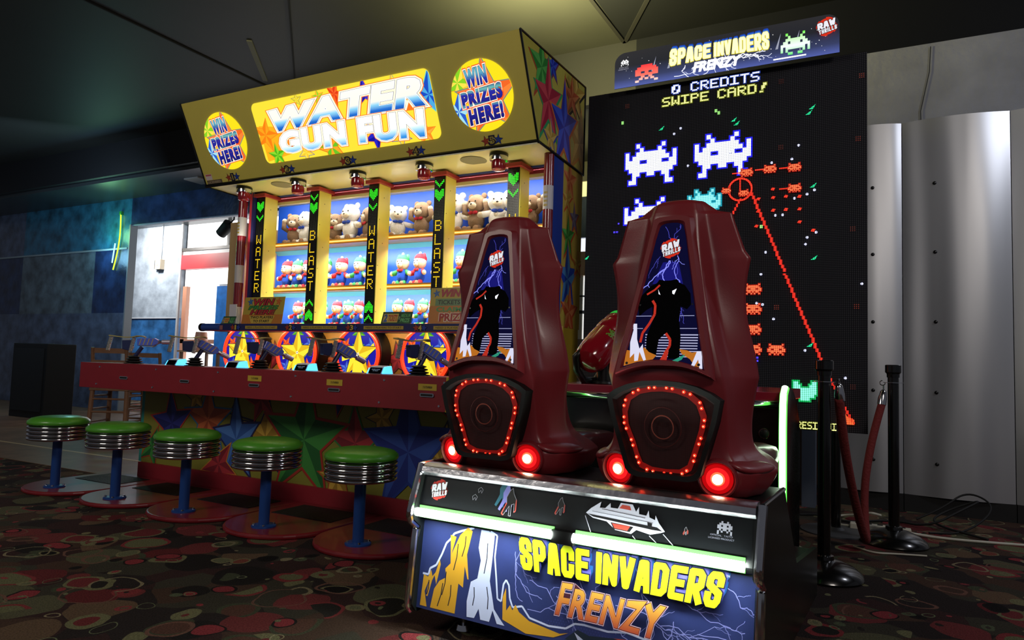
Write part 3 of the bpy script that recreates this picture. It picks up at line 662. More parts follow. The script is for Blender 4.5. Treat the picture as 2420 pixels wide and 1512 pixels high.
for i in range(5):
    a = Art(mfr, w0=.001)
    u = -4.92+.645*i
    a.star(u-.05, .048, .035, P('b84a34'), P('8c3020'), 100, .42, P('141438'), 1.15); a.star(u+.05, .048, .035, P('2f4fb0'), P('1c2c80'), 80, .42, P('141438'), 1.15)
    nw = .4 if i == 0 else 1
    a.text(str(i+1), (u-.024*nw, u+.022*nw, .02, .078), P('141438'), off=.06); a.text(str(i+1), (u-.02*nw, u+.018*nw, .024, .074), P('b09a40'), off=-.005); G.part('station_number', a.mb, marq)
a = Art(mfr, w0=.001)
a.raw(rect(-5.25, -5.17, .05, .1), P('d8c8c8')); a.up(); a.raw(rect(-5.245, -5.175, .085, .097), P('c05060')); G.part('inspection_sticker', a.mb, marq); a = Art(mfr, w0=.001); a.raw(rect(-5.25, -5.06, .012, .047), P('6c5a48'))
a.up(); a.text('LICENSED', (-5.24, -5.08, .02, .038), P('c0b090'))
G.part('maker_sticker', a.mb, marq)
# marquee end panel
fr = Fr((-1.994, 4.1, 2.46), (0, 1, 0), (0, 0, 1)); a = Art(fr)
cl = [(0.012, .012), (.80, -.008), (.80, .67), (-.292, .63)]; a.cl = None; a.raw(cl, M('marquee_end', 'c0b850', .35, noise=.15, nscale=3, coat=.3)); a.cl = cl; a.up()
st(.62, .55, .2, 'gold', 92, 1, 1.1, '1a1a1a'); st(.72, .2, .22, 'gold', 85, 1, 1.2, 'd09040')
st(.02, .52, .2, 'green', 95, 1, 1.2, 'b04a2c'); st(.2, .60, .10, 'dk', 100, 1, 1.2, '6a3060')
st(.14, .33, .27, 'red', 95, .85, 1.15, '2f9c60'); st(.55, .5, .15, 'orange', 92, 1, 1.1, '806030'); st(.42, .23, .27, 'dk', 92, .9, 1.35, 'd07038'); st(.19, .08, .12, 'gold', 95, 1, 1.2, '3a48a0')
G.part('end_panel', a.mb, marq)
# beacons and speaker grilles under the marquee
lens = M('beacon_lens', 'a01420', .12, trans=.35, coat=.5)
for i in range(5):
    x = -4.95+.645*i; yb = 4.235; zb = 2.455
    o = G.part('beacon_light', MB().lathe([(.062, 0, chrome), (.068, .004, black), (.068, .02, black), (.066, .022, chrome), (.066, .052, chrome), (.058, .056)], chrome, (x, yb, zb), (0, 0, -1), 28), smooth='auto')
    G.part('beacon_lens', MB().lathe([(.05, .05), (.053, .09), (.048, .115), (.03, .122)], lens, (x, yb, zb), (0, 0, -1), 24), o, smooth='auto')
for x in (-4.55, -2.62):
    g = MB().lathe([(.1, 0), (.1, .003)], M('grille_fabric', 'a09868', .7, bump=1, bscale=300), (x, 4.3, 2.456), (0, 0, -1), 32)
    G.part('speaker_grille', g, marq)
# water guns
def water_gun(x, yaw, pitch):
    o = Vector((x, 3.22, 1.0)); R0 = Matrix.Rotation(yaw, 3, 'Z'); R = R0@Matrix.Rotation(pitch, 3, 'X')
    def T0(p): return tuple(o+R0@Vector(p))
    def T(p): return tuple(o+R0@Vector((0, .02, .035))+R@Vector(p))      # body frame, pitched
    bodyb = M('gun_blue', '5a70dc', .3, coat=.3); gunk = M('gun_navy', '222c5a', .35)
    mb = MB().lathe([(.070, 0), (.066, .008), (.040, .012), (.058, .018), (.058, .023), (.034, .029), (.052, .035), (.052, .040), (.03, .046), (.044, .052), (.044, .056), (.024, .062)], M('rubber', '0a0a0b', .5), (x, 3.22, .872), (0, 0, 1), 24)
    root = G.part('water_gun', mb, smooth='auto')
    b = MB().prism([(.0, .026), (.115, .028), (.14, .016), (.14, -.012), (.115, -.026), (0, -.026)], lambda p, q, t: T((t, p, q)), -.024, .024, bodyb)
    G.part('gun_body', b, root, bevel=.003)
    sp = MB()
    for k in range(4):
        y0 = .012+k*.027
        for sgn in (-1, 1): sp.add([T((sgn*.0248, y0, -.022)), T((sgn*.0248, y0+.005, -.022)), T((sgn*.0248, y0+.02, .024)), T((sgn*.0248, y0+.015, .024))], [(0, 1, 2, 3)], P('c8b048'))
    G.part('gun_stripe', sp, root)
    G.part('gun_breech', MB().prism([(-.085, .045), (-.02, .05), (-.01, -.01), (-.035, -.03), (-.08, -.02)], lambda p, q, t: T0((t, p, q)), -.02, .02, gunk), root, bevel=.003)
    pts = [(-.175, .074), (-.12, .068), (-.07, .064), (-.02, .066), (.02, .076), (.05, .076), (.07, .068)]
    wds = (.02, .018, .018, .024, .038, .036, .014); pl = MB(); vs = []
    for (p, q), wd in zip(pts, wds): vs += [T0((-wd, p, q)), T0((wd, p, q)), T0((wd, p, q+.007)), T0((-wd, p, q+.007))]
    fs = [(4*i_+k, 4*i_+(k+1) % 4, 4*i_+4+(k+1) % 4, 4*i_+4+k) for i_ in range(len(pts)-1) for k in range(4)]+[(3, 2, 1, 0), (len(vs)-4, len(vs)-3, len(vs)-2, len(vs)-1)]
    pl.add(vs, fs, P('a89a58')); G.part('top_plate', pl, root)
    for gy, gz in ((-.155, .07), (.0, .066)):
        prof = []
        for k in range(13): prof += [(.0145, .002+k*.0082), (.012, .006+k*.0082)]
        G.part('grip', MB().lathe(prof, M('ribbed_steel', 'c8c8cc', .35, .8), T0((.026, gy, gz)), R0@Vector((0, -.022, -.11)), 14), root, smooth='auto')
    nz = MB().cyl(T((0, .14, .0)), T((0, .165, .0)), .011, chrome, 14).cyl(T((0, .165, .0)), T((0, .225, .0)), .017, M('nozzle_alloy', 'd4cce0', .3, .6), 18)
    G.part('nozzle', nz, root, smooth='auto')
    G.part('swivel_post', MB().cyl((x, 3.22, .92), T0((0, .05, .0)), .014, gunk, 12).prism([(.02, -.030), (.10, -.038), (.125, -.026), (0, -.024)], lambda p, q, t: T((t, p, q)), -.018, .018, M('gun_under', '8a98a8', .35)), root)
water_gun(-4.82, radians(-52), radians(2))
for x, y_ in ((-4.155, -22), (-3.53, -18), (-2.91, -16), (-2.275, -14)): water_gun(x, radians(y_), radians(-24))
# card readers
glow = M('reader_glow', '60c8ff', .3, em='58c8ff', es=1.5)
for i in range(1, 5):
    x = (0, -4.345, -3.74, -3.13, -2.55)[i]
    yb = 3.17
    def RT(u, v, t): return (x+t*.8, yb+u*.8, .876+v*.95)
    q = MB().prism([(0, 0), (.03, .045), (.10, .052), (.12, 0)], RT, -.065, .06, M('reader_case', 'c8d4e8', .3))
    o = G.part('card_reader', q, bevel=.006)
    G.part('reader_light', MB().prism([(0.004, 0.001), (.03, .043), (.10, .050), (.12, 0.001)], RT, .06, .078, glow), o, bevel=.003)
    G.part('reader_light', MB().prism([(0, 0), (.025, .036), (.03, .036), (.006, 0)], RT, -.072, -.065, glow), o)
    fr = Fr(RT(-.001, 0, -.055), (1, 0, 0), (0, .024, .04275)); a = Art(fr, w0=.0012); a.raw(rrect(.0, .09, .003, .041, .006), M('reader_screen', '05060a', .12)); a.up()
    if i == 4 or i == 3:
        a.text('SWIPE CARD', (.015, .075, .026, .031), E('a0b4d0', .8)); a.text('TO PLAY', (.025, .065, .017, .022), E('a0b4d0', .8))
    G.part('reader_screen', a.mb, o)

# ---- signs standing on the ledge (separate cards)
def card(name, label, x0, x1, h, art, mat='b8a040', lean=.03, y=4.24):
    t = Thing(name, label, 'sign', ((x0+x1)/2, y, 1.236), group=None)
    t.part('card', MB().prism([(y, 1.2365), (y+.004, 1.2365), (y+.004+lean, 1.2365+h), (y+lean, 1.2365+h)], lambda p, q, s: (s, p, q), x0, x1, P(mat)))
    fr = Fr((x0, y-.0005, 1.237), (1, 0, 0), Vector((0, lean, h)).normalized()); a = Art(fr); art(a, x1-x0, h); t.part('card_print', a.mb)
def art1(a, w_, h):
    a.raw([(0, 0), (w_, 0), (w_, h*.35), (0, h*.35)], P('c07830')); a.up()
    a.star(w_*.16, h*.83, .04, P('4a7ab8'), P('2a5088'), 100); a.star(w_*.86, h*.83, .04, P('d07838'), P('b05828'), 80)
    for tx, b_, c in (('WIN', (.25, .75, .70, .93), 'b02c34'), ('PRIZES', (.14, .86, .54, .68), '3c8c44'), ('HERE', (.2, .8, .36, .52), 'b02c34')):
        bb = (b_[0]*w_, b_[1]*w_, b_[2]*h, b_[3]*h); a.text(tx, bb, P('2a1c18'), off=.07, shear=.2); a.text(tx, bb, P(c), off=.03, shear=.2)
    a.raw([(.25*w_, .02*h), (.75*w_, .02*h), (.82*w_, .3*h), (.18*w_, .3*h)], P('c8a848')); a.up()
    a.text('TWO PLAYERS', (.22*w_, .78*w_, .2*h, .29*h), P('241c14'), off=.03); a.text('TO START', (.3*w_, .7*w_, .06*h, .15*h), P('241c14'), off=.03)
def art2(a, w_, h):
    a.raw(rect(.05*w_, .55*w_, .12*h, .88*h), P('c8b058')); a.up()
    a.text('2', (.08*w_, .18*w_, .2*h, .8*h), P('3a5ca0'), off=.05); a.text('TICKETS', (.22*w_, .52*w_, .25*h, .75*h), P('b04030'), off=.04)
    a.text('=', (.57*w_, .62*w_, .4*h, .6*h), P('c8c8b0')); a.text('MEDIUM', (.65*w_, .95*w_, .56*h, .86*h), P('60a868'), off=.03); a.text('PRIZE', (.65*w_, .95*w_, .14*h, .46*h), P('70b878'), off=.03)
def art3(a, w_, h):
    a.raw([(0, 0), (w_, 0), (w_, h*.5), (0, h*.5)], P('c07830')); a.up(); a.star(w_*.16, h*.85, .035, P('4a7ab8'), P('2a5088'), 100)
    a.text('WIN', (.3*w_, .8*w_, .76*h, .95*h), P('a83040'), off=.05, shear=.25); a.raw(rect(.15*w_, .85*w_, .5*h, .7*h), P('6c8c60')); a.up()
    a.text('TICKETS', (.22*w_, .8*w_, .54*h, .66*h), P('2a2418'), off=.02); a.text('CLAIM', (.2*w_, .85*w_, .34*h, .46*h), P('4a9858'), off=.03)
    a.text('PRIZE', (.3*w_, .95*w_, .08*h, .28*h), P('e8d8c0'), off=.1); a.text('PRIZE', (.3*w_, .95*w_, .08*h, .28*h), P('a83028'), off=.04)
card('prize_sign', 'large yellow card reading WIN PRIZES HERE TWO PLAYERS TO START on the blue ledge', -4.90, -4.42, .235, art1)
card('ticket_sign', 'dark green card on ledge reading 2 TICKETS = MEDIUM PRIZE between third and fourth displays', -3.37, -3.09, .095, art2, '24482f')
card('claim_sign', 'yellow and orange card reading CLAIM PRIZE half hidden behind the red seat back', -2.93, -2.6, .27, art3)
card('ticket_sign', 'small green card at the left end of the blue ledge', -5.16, -5.0, .07, art2, '2c5440')
# ---- plush toys: plain bears in the photo's sizes and colours
def fur(c): return M('plush_'+c, c, .9, bump=.4, bscale=90)
def bear(name, label, cat, group, body, head, limb, spot, size, arms, hat=None):
    t = Thing(name, label, cat, (0, 0, 0), group=group)
    s = size
    t.part('body', MB().ball((0, 0, .30*s), (.20*s, .16*s, .22*s), fur(body)), smooth=True)
    hd = MB().ball((0, 0, .66*s), (.23*s, .2*s, .21*s), fur(head)).ball((0, -.17*s, .60*s), (.10*s, .07*s, .075*s), fur('e8d8c0'))
    for k in (-1, 1): hd.ball((k*.17*s, .01, .83*s), (.07*s, .045*s, .07*s), fur(limb)).ball((k*.08*s, -.185*s, .69*s), .018*s, black, 8, 6)
    hd.ball((0, -.235*s, .62*s), (.025*s, .015*s, .018*s), black, 8, 6)
    t.part('head', hd, smooth=True)
    if hat:
        hp = MB().ball((0, .02*s, .75*s), (.225*s, .2*s, .145*s), fur(hat)).ball((0, 0, .90*s), .045*s, fur('f0ece8'), 10, 6); t.part('knit_hat', hp, smooth=True)
    t.part('bow', MB().ball((.06*s, -.15*s, .45*s), (.07*s, .03*s, .04*s), fur(spot), 10, 6).ball((-.06*s, -.15*s, .45*s), (.07*s, .03*s, .04*s), fur(spot), 10, 6), smooth=True)
    for k in (-1, 1):
        if arms == 'up': e = [(k*.16*s, 0, .42*s), (k*.30*s, -.03*s, .50*s), (k*.27*s, -.06*s, .68*s)]
        else: e = [(k*.16*s, 0, .42*s), (k*.27*s, -.06*s, .38*s), (k*.36*s, -.1*s, .36*s)]
        t.part('arm', MB().tube(e, [.065*s, .07*s, .065*s], fur(limb), 10).ball(e[0], .065*s, fur(limb)).ball(e[2], .068*s, fur('d8c8b0')), smooth=True)
        l = [(k*.1*s, -.02*s, .13*s), (k*.13*s, -.14*s, .08*s), (k*.15*s, -.24*s, .075*s)]
        t.part('leg', MB().tube(l, [.08*s, .08*s, .07*s], fur(limb), 10).ball(l[2], (.075*s, .06*s, .08*s), fur('a88468')), smooth=True)
    return t.root
kinds = {}
kinds['brown'] = bear('plush_bear', '', 'plush toy', 'large plush bears on the top shelf', '8c7058', '9c8068', '8c7058', 'b02030', .36, 'up')
kinds['white'] = bear('plush_bear', '', 'plush toy', 'large plush bears on the top shelf', 'e8e4e0', 'f0ece8', 'e8e4e0', '2848b0', .40, 'down')
kinds['reds'] = bear('plush_bear', '', 'plush toy', 'small plush bears on the middle shelf', '1c50d8', 'e0b898', 'd02834', 'c02430', .29, 'down', 'c81828')
kinds['greens'] = bear('plush_bear', '', 'plush toy', 'small plush bears on the middle shelf', '1c50d8', 'e0b898', '44b060', 'c02430', .29, 'down', '30a050')
used = set()
def put(kind, x, z, sc_=1.0, rz=0, label='', group='', y=4.77):
    r = kinds[kind]
    if kind in used: r = copy_tree(r)
    used.add(kind)
    r.location = (x, y, z); r.rotation_euler = (0, 0, rz); r.scale = (sc_*(.88 if kind in ('reds', 'greens') else 1), sc_*.9, sc_*(1.1 if kind in ('reds', 'greens') else 1)); r['label'] = label; r['group'] = group
bayname = ['left of the first', 'first', 'second', 'third', 'fourth', 'fifth']
def where(x):
    k = sum(1 for c in PX if c < x)
    return ('left of display 1', 'after the first column', 'after the second column', 'after the third column', 'after the fourth column', 'after the last column')[k]
tops = [('brown', -4.86, 1.0, .3), ('white', -4.72, .95, -.2), ('brown', -4.60, .85, -.4), ('brown', -4.36, .9, .5), ('white', -4.18, 1.02, -.1), ('brown', -3.97, 1.0, -.5), ('white', -3.65, .85, .6), ('brown', -3.40, 1.0, 0), ('white', -3.08, 1.02, .3), ('brown', -2.86, 1.05, -.1), ('white', -2.66, .95, .4), ('white', -2.52, .95, 0), ('brown', -2.36, .9, -.2), ('brown', -2.15, 1.0, .2)]
seen = {}
def lab(kind, row, x):
    base = {'brown': 'brown plush bear', 'white': 'white plush bear', 'reds': 'red-armed blue plush bear', 'greens': 'green-armed blue plush bear'}[kind]
    key = (kind, row, where(x)); seen[key] = seen.get(key, 0)+1
    order = ('', ', second one', ', third one', ', fourth one')[seen[key]-1]
    return '%s, %s shelf, %s%s' % (base, row, where(x).replace('display 1', 'the first column'), order)
for k, x, s_, rz in tops: put(k, x, 2.001, s_, rz, lab(k, 'top', x), 'large plush bears on the top shelf')
mids = [(-4.93, 'reds'), (-4.80, 'greens'), (-4.66, 'reds'), (-4.45, 'greens'), (-4.26, 'reds'), (-4.05, 'greens'), (-3.88, 'reds'), (-3.58, 'greens'), (-3.40, 'reds'), (-3.16, 'reds'), (-2.98, 'greens'), (-2.8, 'reds'), (-2.6, 'greens'), (-2.4, 'reds'), (-2.2, 'greens')]
for i, (x, k) in enumerate(mids): put(k, x, 1.586, 1.0, RND.uniform(-.3, .3), lab(k, 'middle', x), 'small plush bears on the middle shelf')
bots = [(-4.98, 'reds'), (-4.72, 'reds'), (-4.60, 'greens'), (-4.42, 'greens'), (-4.25, 'reds'), (-4.12, 'greens'), (-4.0, 'reds'), (-3.82, 'greens'), (-3.58, 'greens'), (-3.46, 'reds'), (-3.32, 'greens'), (-3.21, 'reds'), (-3.09, 'greens'), (-2.94, 'reds'), (-2.8, 'greens'), (-2.6, 'reds')]
for i, (x, k) in enumerate(bots): put(k, x, 1.237, .82, RND.uniform(-.3, .3), lab(k, 'bottom', x), 'small plush bears on the bottom shelf', y=4.72)
# thing on top of the marquee
sk = Thing('loudspeaker', 'small brown wood-grained box peeking over the top of the yellow sign', 'speaker', (-4.3, 4.3, 3.12))
sk.part('speaker_box', MB().prism([(-4.60, 3.118), (-4.57, 3.2), (-4.5, 3.235), (-4.3, 3.235), (-4.2, 3.2), (-4.16, 3.118)], lambda p, q, t: (p, t, q), 4.1, 4.35, M('brown_wood', '5c4838', .5, noise=.3)))
sk.part('paper_corner', MB().prism([(-4.42, 3.15), (-4.37, 3.2), (-4.31, 3.15)], lambda p, q, t: (p, t, q), 4.09, 4.1, P('c8c8c0')))

# ================================================================== STOOLS
vin = M('green_vinyl', '4f9a2c', .35, noise=.06, nscale=4, bump=.15, bscale=30, coat=.2)
stm = Thing('bar_stool', '', 'stool', (0, 0, 0), group='green diner stools along the counter')
stm.part('base_flange', MB().lathe([(.066, 0), (.066, .008), (.058, .012), (.031, .014)], M('stool_blue', '1d4388', .35), (0, 0, 0), (0, 0, 1), 28), smooth='auto')
for k in range(4): t = pi/4+k*pi/2; stm.part('bolt', MB().lathe([(.008, .012), (.007, .02)], chrome, (.053*cos(t), .053*sin(t), 0), (0, 0, 1), 8))
stm.part('pole', MB().cyl((0, 0, .014), (0, 0, .33), .029, M('stool_blue', '1d4388', .35), 24), smooth='auto')
rg = []
for k in range(4):
    z = .324+.0255*k
    rg += [(.173, z), (.179, z+.002), (.183, z+.006), (.1835, z+.010), (.183, z+.014), (.179, z+.018), (.173, z+.020, blackm), (.172, z+.0248, chrome)]
stm.part('chrome_ring', MB().lathe([(.05, .322), (.165, .322)]+rg, chrome, (0, 0, 0), (0, 0, 1), 48), smooth=True)
stm.part('seat', MB().lathe([(.17, .425), (.181, .427), (.186, .438), (.183, .452), (.163, .468), (.12, .478), (.06, .482), (.01, .483)], vin, (0, 0, 0), (0, 0, 1), 48), smooth=True)
slab = ['leftmost green vinyl stool at the far left end of the red counter', 'green chrome-ringed stool in front of the left corner of the star mural, second from left', 'middle of the five green stools, beside the dark blue star', 'green stool second from the right, in front of the big green star', 'nearest green stool, beside the black shooting game bench']
for i, x in enumerate(FX):
    r = stm.root if i == 0 else copy_tree(stm.root)
    r.location = (x, 2.79, .028); r['label'] = slab[i]

# ================================================================== SHOOTING GAME
A = radians(-3.0)
G2 = Thing('space_shooting_game', 'black two-seat space shooting arcade game with red seat shells and giant pixel screen', 'arcade game', (-.965, 2.6, 0), A,
           base=(-.965*cos(A)-2.6*sin(A), -.965*sin(A)*-1*-1+2.6*cos(A), 0))
# local coordinates: x across, y back, both in the bench's turned frame
gb = M('bench_black', '07080a', .4)
X0, X1 = -1.565, -.372
prof = [(2.03, .568), (1.985, .42), (1.992, .404), (2.035, .388), (2.03, .37), (2.0, .085), (2.45, .085), (3.2, .05), (3.2, .22), (2.47, .22), (2.47, .57)]
def SX(p, q, t): return (t, p, q)
bench = G2.part('bench_base', MB().prism(prof, SX, X0+.02, X1-.02, gb))
# side plates with chrome edging
sprof = [(2.02, .582), (1.965, .425), (1.968, .395), (2.01, .365), (2.0, .33), (1.975, .10), (2.0, .07), (2.4, .06), (3.15, .05), (3.15, .24), (2.6, .30), (2.35, .582)]
for x in (X0, X1-.02):
    G2.part('side_plate', MB().prism(sprof, SX, x, x+.02, M('side_vinyl', '101312', .3, noise=.5, nscale=9)), bench)
ct = MB()
for x in (X0+.004, X1-.004):
    ct.tube([(x, 2.02, .585), (x, 1.99, .50), (x, 1.965, .43), (x, 1.962, .41), (x, 1.97, .39), (x, 2.005, .365)], .013, chrome, 10)
    ct.tube([(x, 2.0, .355), (x, 1.995, .33), (x, 1.972, .11), (x, 1.975, .09), (x, 1.99, .075)], .013, chrome, 10)
    ct.tube([(x, 2.02, .585), (x, 2.35, .585)], .007, chrome, 8)
ct.prism([(2.012, .548), (2.0, .56), (2.006, .578), (2.03, .590), (2.06, .590), (2.06, .57), (2.03, .565)], SX, X0+.02, X1-.02, M('chrome_soft', 'c8c8d0', .24, 1, bump=.15, bscale=25))
G2.part('chrome_trim', ct, bench, smooth='auto')
# light tubes
lt = E('f0fff4', 70); ltg = E('90ff80', 1.3)  # green plate behind each tube glows to imitate the tube's halo
for a_, b_ in ((-1.535, -1.0), (-.925, -.415)):
    G2.part('light_strip', MB().cyl((a_, 1.970, .424), (b_, 1.970, .424), .0145, lt, 12).box(a_, b_, 1.985, 1.989, .4035, .445, ltg), bench)
G2.part('strip_joint', MB().box(-1.0, -.925, 1.965, 1.99, .40, .44, black), bench)
# lower front artwork
s0 = Vector((0, 2.0, .085)); s1 = Vector((0, 2.03, .385)); U2 = (s1-s0).normalized()
fr = Fr(s0, (1, 0, 0), U2); a = Art(fr, w0=.0004, dw=.0001); rnd = random.Random(4)
bgm = M('art_navy', '2a3468', .4, noise=.25, nscale=5)
pan = rect(-1.545, -.392, 0, .302); a.raw(pan, bgm); a.up(); a.cl = pan
lb = P('8c90d8', .4); lb2 = P('b8c0f4', .4)
for p0, p1 in (((-1.15, .3), (-1.12, .10)), ((-1.12, .22), (-.98, .30)), ((-1.1, .17), (-.9, .12)), ((-1.0, .14), (-.9, .02)), ((-.9, .15), (-.75, .05)), ((-.72, .2), (-.6, .05)), ((-.6, .2), (-.42, .15)), ((-.66, .12), (-.45, .02)), ((-.47, .26), (-.39, .2)), ((-.95, .28), (-.85, .12)), ((-1.1, .08), (-.85, .16)), ((-.8, .15), (-.5, .1)), ((-.75, .3), (-.7, .1)), ((-.55, .12), (-.4, .06)), ((-1.16, .25), (-1.05, .12)), ((-.62, .14), (-.7, -.0))):
    a.bolt(p0, p1, .0022, lb, rnd)
a.up()
dots = P('3c4488', .5)
for i in range(26):
    for j in range(7):
        if j < 6-abs(i-12)*.4: a.poly(circ(-1.05+i*.0095+(j % 2)*.0047, .045+j*.008, .0022, 6), dots)
a.up()
gold, wht, dk = P('d09a2c', .4), P('c4cbf0', .4), P('121430', .4)
def pl_(pts, m): a.mb.flat([fr(u, v, a.w) for u, v in pts], m)
# pale ridge line
ridge = [(-1.53, .118), (-1.505, .118), (-1.50, .14), (-1.475, .155), (-1.455, .195), (-1.44, .235), (-1.425, .25), (-1.41, .272), (-1.38, .285), (-1.33, .302)]
a.line(ridge, .007, wht)
ridge2 = [(-1.262, .30), (-1.235, .29), (-1.238, .22), (-1.225, .15), (-1.215, .09), (-1.20, .085), (-1.196, .14), (-1.187, .155), (-1.175, .14), (-1.168, .10), (-1.155, .075), (-1.12, .085), (-1.09, .055), (-1.02, .045), (-.96, .05), (-.93, .07), (-.9, .073), (-.82, .07), (-.76, .08), (-.68, .07), (-.6, .055), (-.52, .045), (-.4, .02)]
a.line(ridge2, .006, wht); a.up()
pl_([(-1.53, .01), (-1.525, .115), (-1.505, .11), (-1.495, .135), (-1.487, .115), (-1.475, .13), (-1.462, .175), (-1.456, .16), (-1.468, .09), (-1.478, .12), (-1.487, .10), (-1.50, .045), (-1.507, .045), (-1.50, .10), (-1.515, .06), (-1.50, .01)], gold)
pl_([(-1.485, .01), (-1.475, .075), (-1.455, .105), (-1.43, .12), (-1.435, .15), (-1.415, .17), (-1.42, .225), (-1.425, .265), (-1.40, .262), (-1.415, .20), (-1.40, .235), (-1.385, .27), (-1.355, .30), (-1.335, .29), (-1.35, .21), (-1.335, .13), (-1.34, .13), (-1.355, .17), (-1.355, .10), (-1.375, .11), (-1.38, .01)], gold)
pl_([(-1.33, .01), (-1.335, .06), (-1.325, .125), (-1.30, .14), (-1.292, .2), (-1.305, .24), (-1.30, .30), (-1.27, .30), (-1.245, .29), (-1.247, .21), (-1.25, .14), (-1.235, .09), (-1.225, .055), (-1.20, .03), (-1.18, .012), (-1.21, .012), (-1.23, .05), (-1.24, .012), (-1.275, .012), (-1.285, .045), (-1.30, .012)], wht)
pl_([(-1.19, .03), (-1.195, .10), (-1.185, .13), (-1.178, .06), (-1.165, .08), (-1.155, .065), (-1.145, .085), (-1.13, .065), (-1.09, .045), (-.98, .03), (-.95, .038), (-1.0, .015), (-1.1, .005)], gold)
pl_([(-.96, .02), (-.92, .055), (-.88, .045), (-.8, .055), (-.7, .05), (-.5, .02), (-.4, .0), (-.9, .0)], P('1a2a3c', .5)); a.up()
pl_([(-.8, .055), (-.76, .06), (-.66, .045), (-.62, .02), (-.70, .03), (-.74, .05)], P('b84838', .4)); pl_([(-.93, .045), (-.88, .02), (-.84, .03), (-.80, .045), (-.82, .01), (-.9, .0)], wht)
# dark cracks in the rocks
for q in (((-1.50, .10), (-1.505, .05)), ((-1.44, .1), (-1.455, .02)), ((-1.43, .14), (-1.44, .06)), ((-1.39, .24), (-1.40, .15)), ((-1.37, .2), (-1.36, .27)), ((-1.27, .26), (-1.275, .16)), ((-1.26, .12), (-1.25, .05)), ((-1.31, .11), (-1.31, .05)), ((-1.405, .1), (-1.41, .03))):
    a.line([q[0], ((q[0][0]+q[1][0])/2+.004, (q[0][1]+q[1][1])/2), q[1]], .0035, dk)
a.up()
def sw(u, v):   # the words grow toward both ends
    t = (u+.81)/.33; c = .245
    k = 1+.10*abs(t)**1.3+.0
    return (u+.22*(v-c)*t, c+(v-c)*k)
def both(m, grow=0, du=0, dv=0):
    block(a, 'SPACE', -1.135+du, -.888+du, .206+dv, .298+dv, .0195, m, sw, grow); block(a, 'INVADERS', -.865+du, -.482+du, .206+dv, .298+dv, .019, m, sw, grow)
for k in range(4): both(P('2c6cb8', .4), .0, .008-.001*k, .026-.003*k)
for k in range(4): both(P('6460bc', .4), .0, .004, .015-.003*k)
both(P('1c2048', .4), .0022, .001, .001)
both(P('d8de1c', .4))
fg = grad('frenzy_fill', 2, .165, .265, [(0, 'b03c34'), (.5, 'd88038'), (1, 'e8b048')])
fw = lambda u, v: (u, v+.006*sin((u+1)*9)-.02*(u+.82)+(.012 if v > .14 and (u < -.93 or u > -.7) else 0))
for off, m in ((.062, P('e0b8c8', .4)), (.045, P('4a2030', .4)), (.028, fg)): a.text('FRENZY', (-.99, -.645, .088, .168), m, off=off, shear=.3, warp=fw, spacing=1.1)
a.text('TM', (-.472, -.462, .292, .298), P('d0d0e0'))
G2.part('front_artwork', a.mb, bench)
# upper band artwork
s0 = Vector((0, 1.985, .42)); s1 = Vector((0, 2.03, .568)); U2 = (s1-s0).normalized()
fr = Fr(s0, (1, 0, 0), U2); a = Art(fr, w0=.0008); pan = rect(-1.54, -.40, .02, .13); a.raw(pan, M('art_black', '07090d', .4, spec=.3)); a.up(); a.cl = pan
def raw_logo(a, cx, cy, s, em=None, tilt=.25):
    rd = em('d8301c') if em else P('b83028', .4); wt = em('f0f0f8') if em else P('d8d8e0', .4)
    for k in range(8): a.poly([(cx+s*.6*(.88+.12*(k % 2))*cos(t_), cy+s*.6*(.88+.12*(k % 2))*sin(t_)) for t_ in (k*pi/4, k*pi/4+.3, k*pi/4+.6, k*pi/4+.85)]+[(cx, cy)], rd)
    a.up(); tl = lambda u, v: (u-.1*(v-cy), v+tilt*(u-cx))
    block(a, 'RAW', cx-s*.5, cx+s*.5, cy-s*.06, cy+s*.36, s*.12, P('101010') if not em else em('101014'), tl, s*.03, .2); block(a, 'RAW', cx-s*.5, cx+s*.5, cy-s*.06, cy+s*.36, s*.12, wt, tl, 0, .2)
    block(a, 'THRILLS', cx-s*.46, cx+s*.54, cy-s*.37, cy-s*.1, s*.055, P('101010') if not em else em('101014'), tl, s*.025, .5); block(a, 'THRILLS', cx-s*.46, cx+s*.54, cy-s*.37, cy-s*.1, s*.055, wt, tl, 0, .5)
raw_logo(a, -1.47, .086, .062)
wt = P('b8b8c8', .4); rd = P('a83c30', .4)
def outl(pts, m, wd=.0016): a.line(pts+[pts[0]], wd, m)
# small figures
def fig(cx, cy, s, back=None):
    sh = [(-.3, -.5), (-.42, -.45), (-.2, -.05), (-.25, .15), (-.1, .4), (.05, .5), (.15, .3), (.35, .1), (.4, -.3), (.3, -.35), (.25, -.05), (.1, -.1), (.15, -.5), (.02, -.5), (-.02, -.15)]
    pts = [(cx+p*s*.7, cy+q*s) for p, q in sh]
    if back:
        for k, m in enumerate(back): a.mb.flat([fr(u-.016*(len(back)-k), v+.012*(len(back)-k), a.w) for u, v in pts], m); a.up()
    a.mb.flat([fr(u, v, a.w) for u, v in pts], P('08080a')); a.up(); outl(pts, P('7c7c84')); a.line(pts[:3], .004, rd); a.line(pts[7:10], .004, rd); a.up()
fig(-1.175, .08, .09, [P('1f5060'), P('6a68a8')]); fig(-.99, .09, .055); fig(-.585, .072, .022)
for cx, cy in ((-1.315, .076), (-1.297, .102)): outl([(cx-.006, cy-.008), (cx-.01, cy+.004), (cx, cy+.012), (cx+.01, cy+.004), (cx+.006, cy-.008), (cx+.001, cy+.002)], P('808088'), .0014)
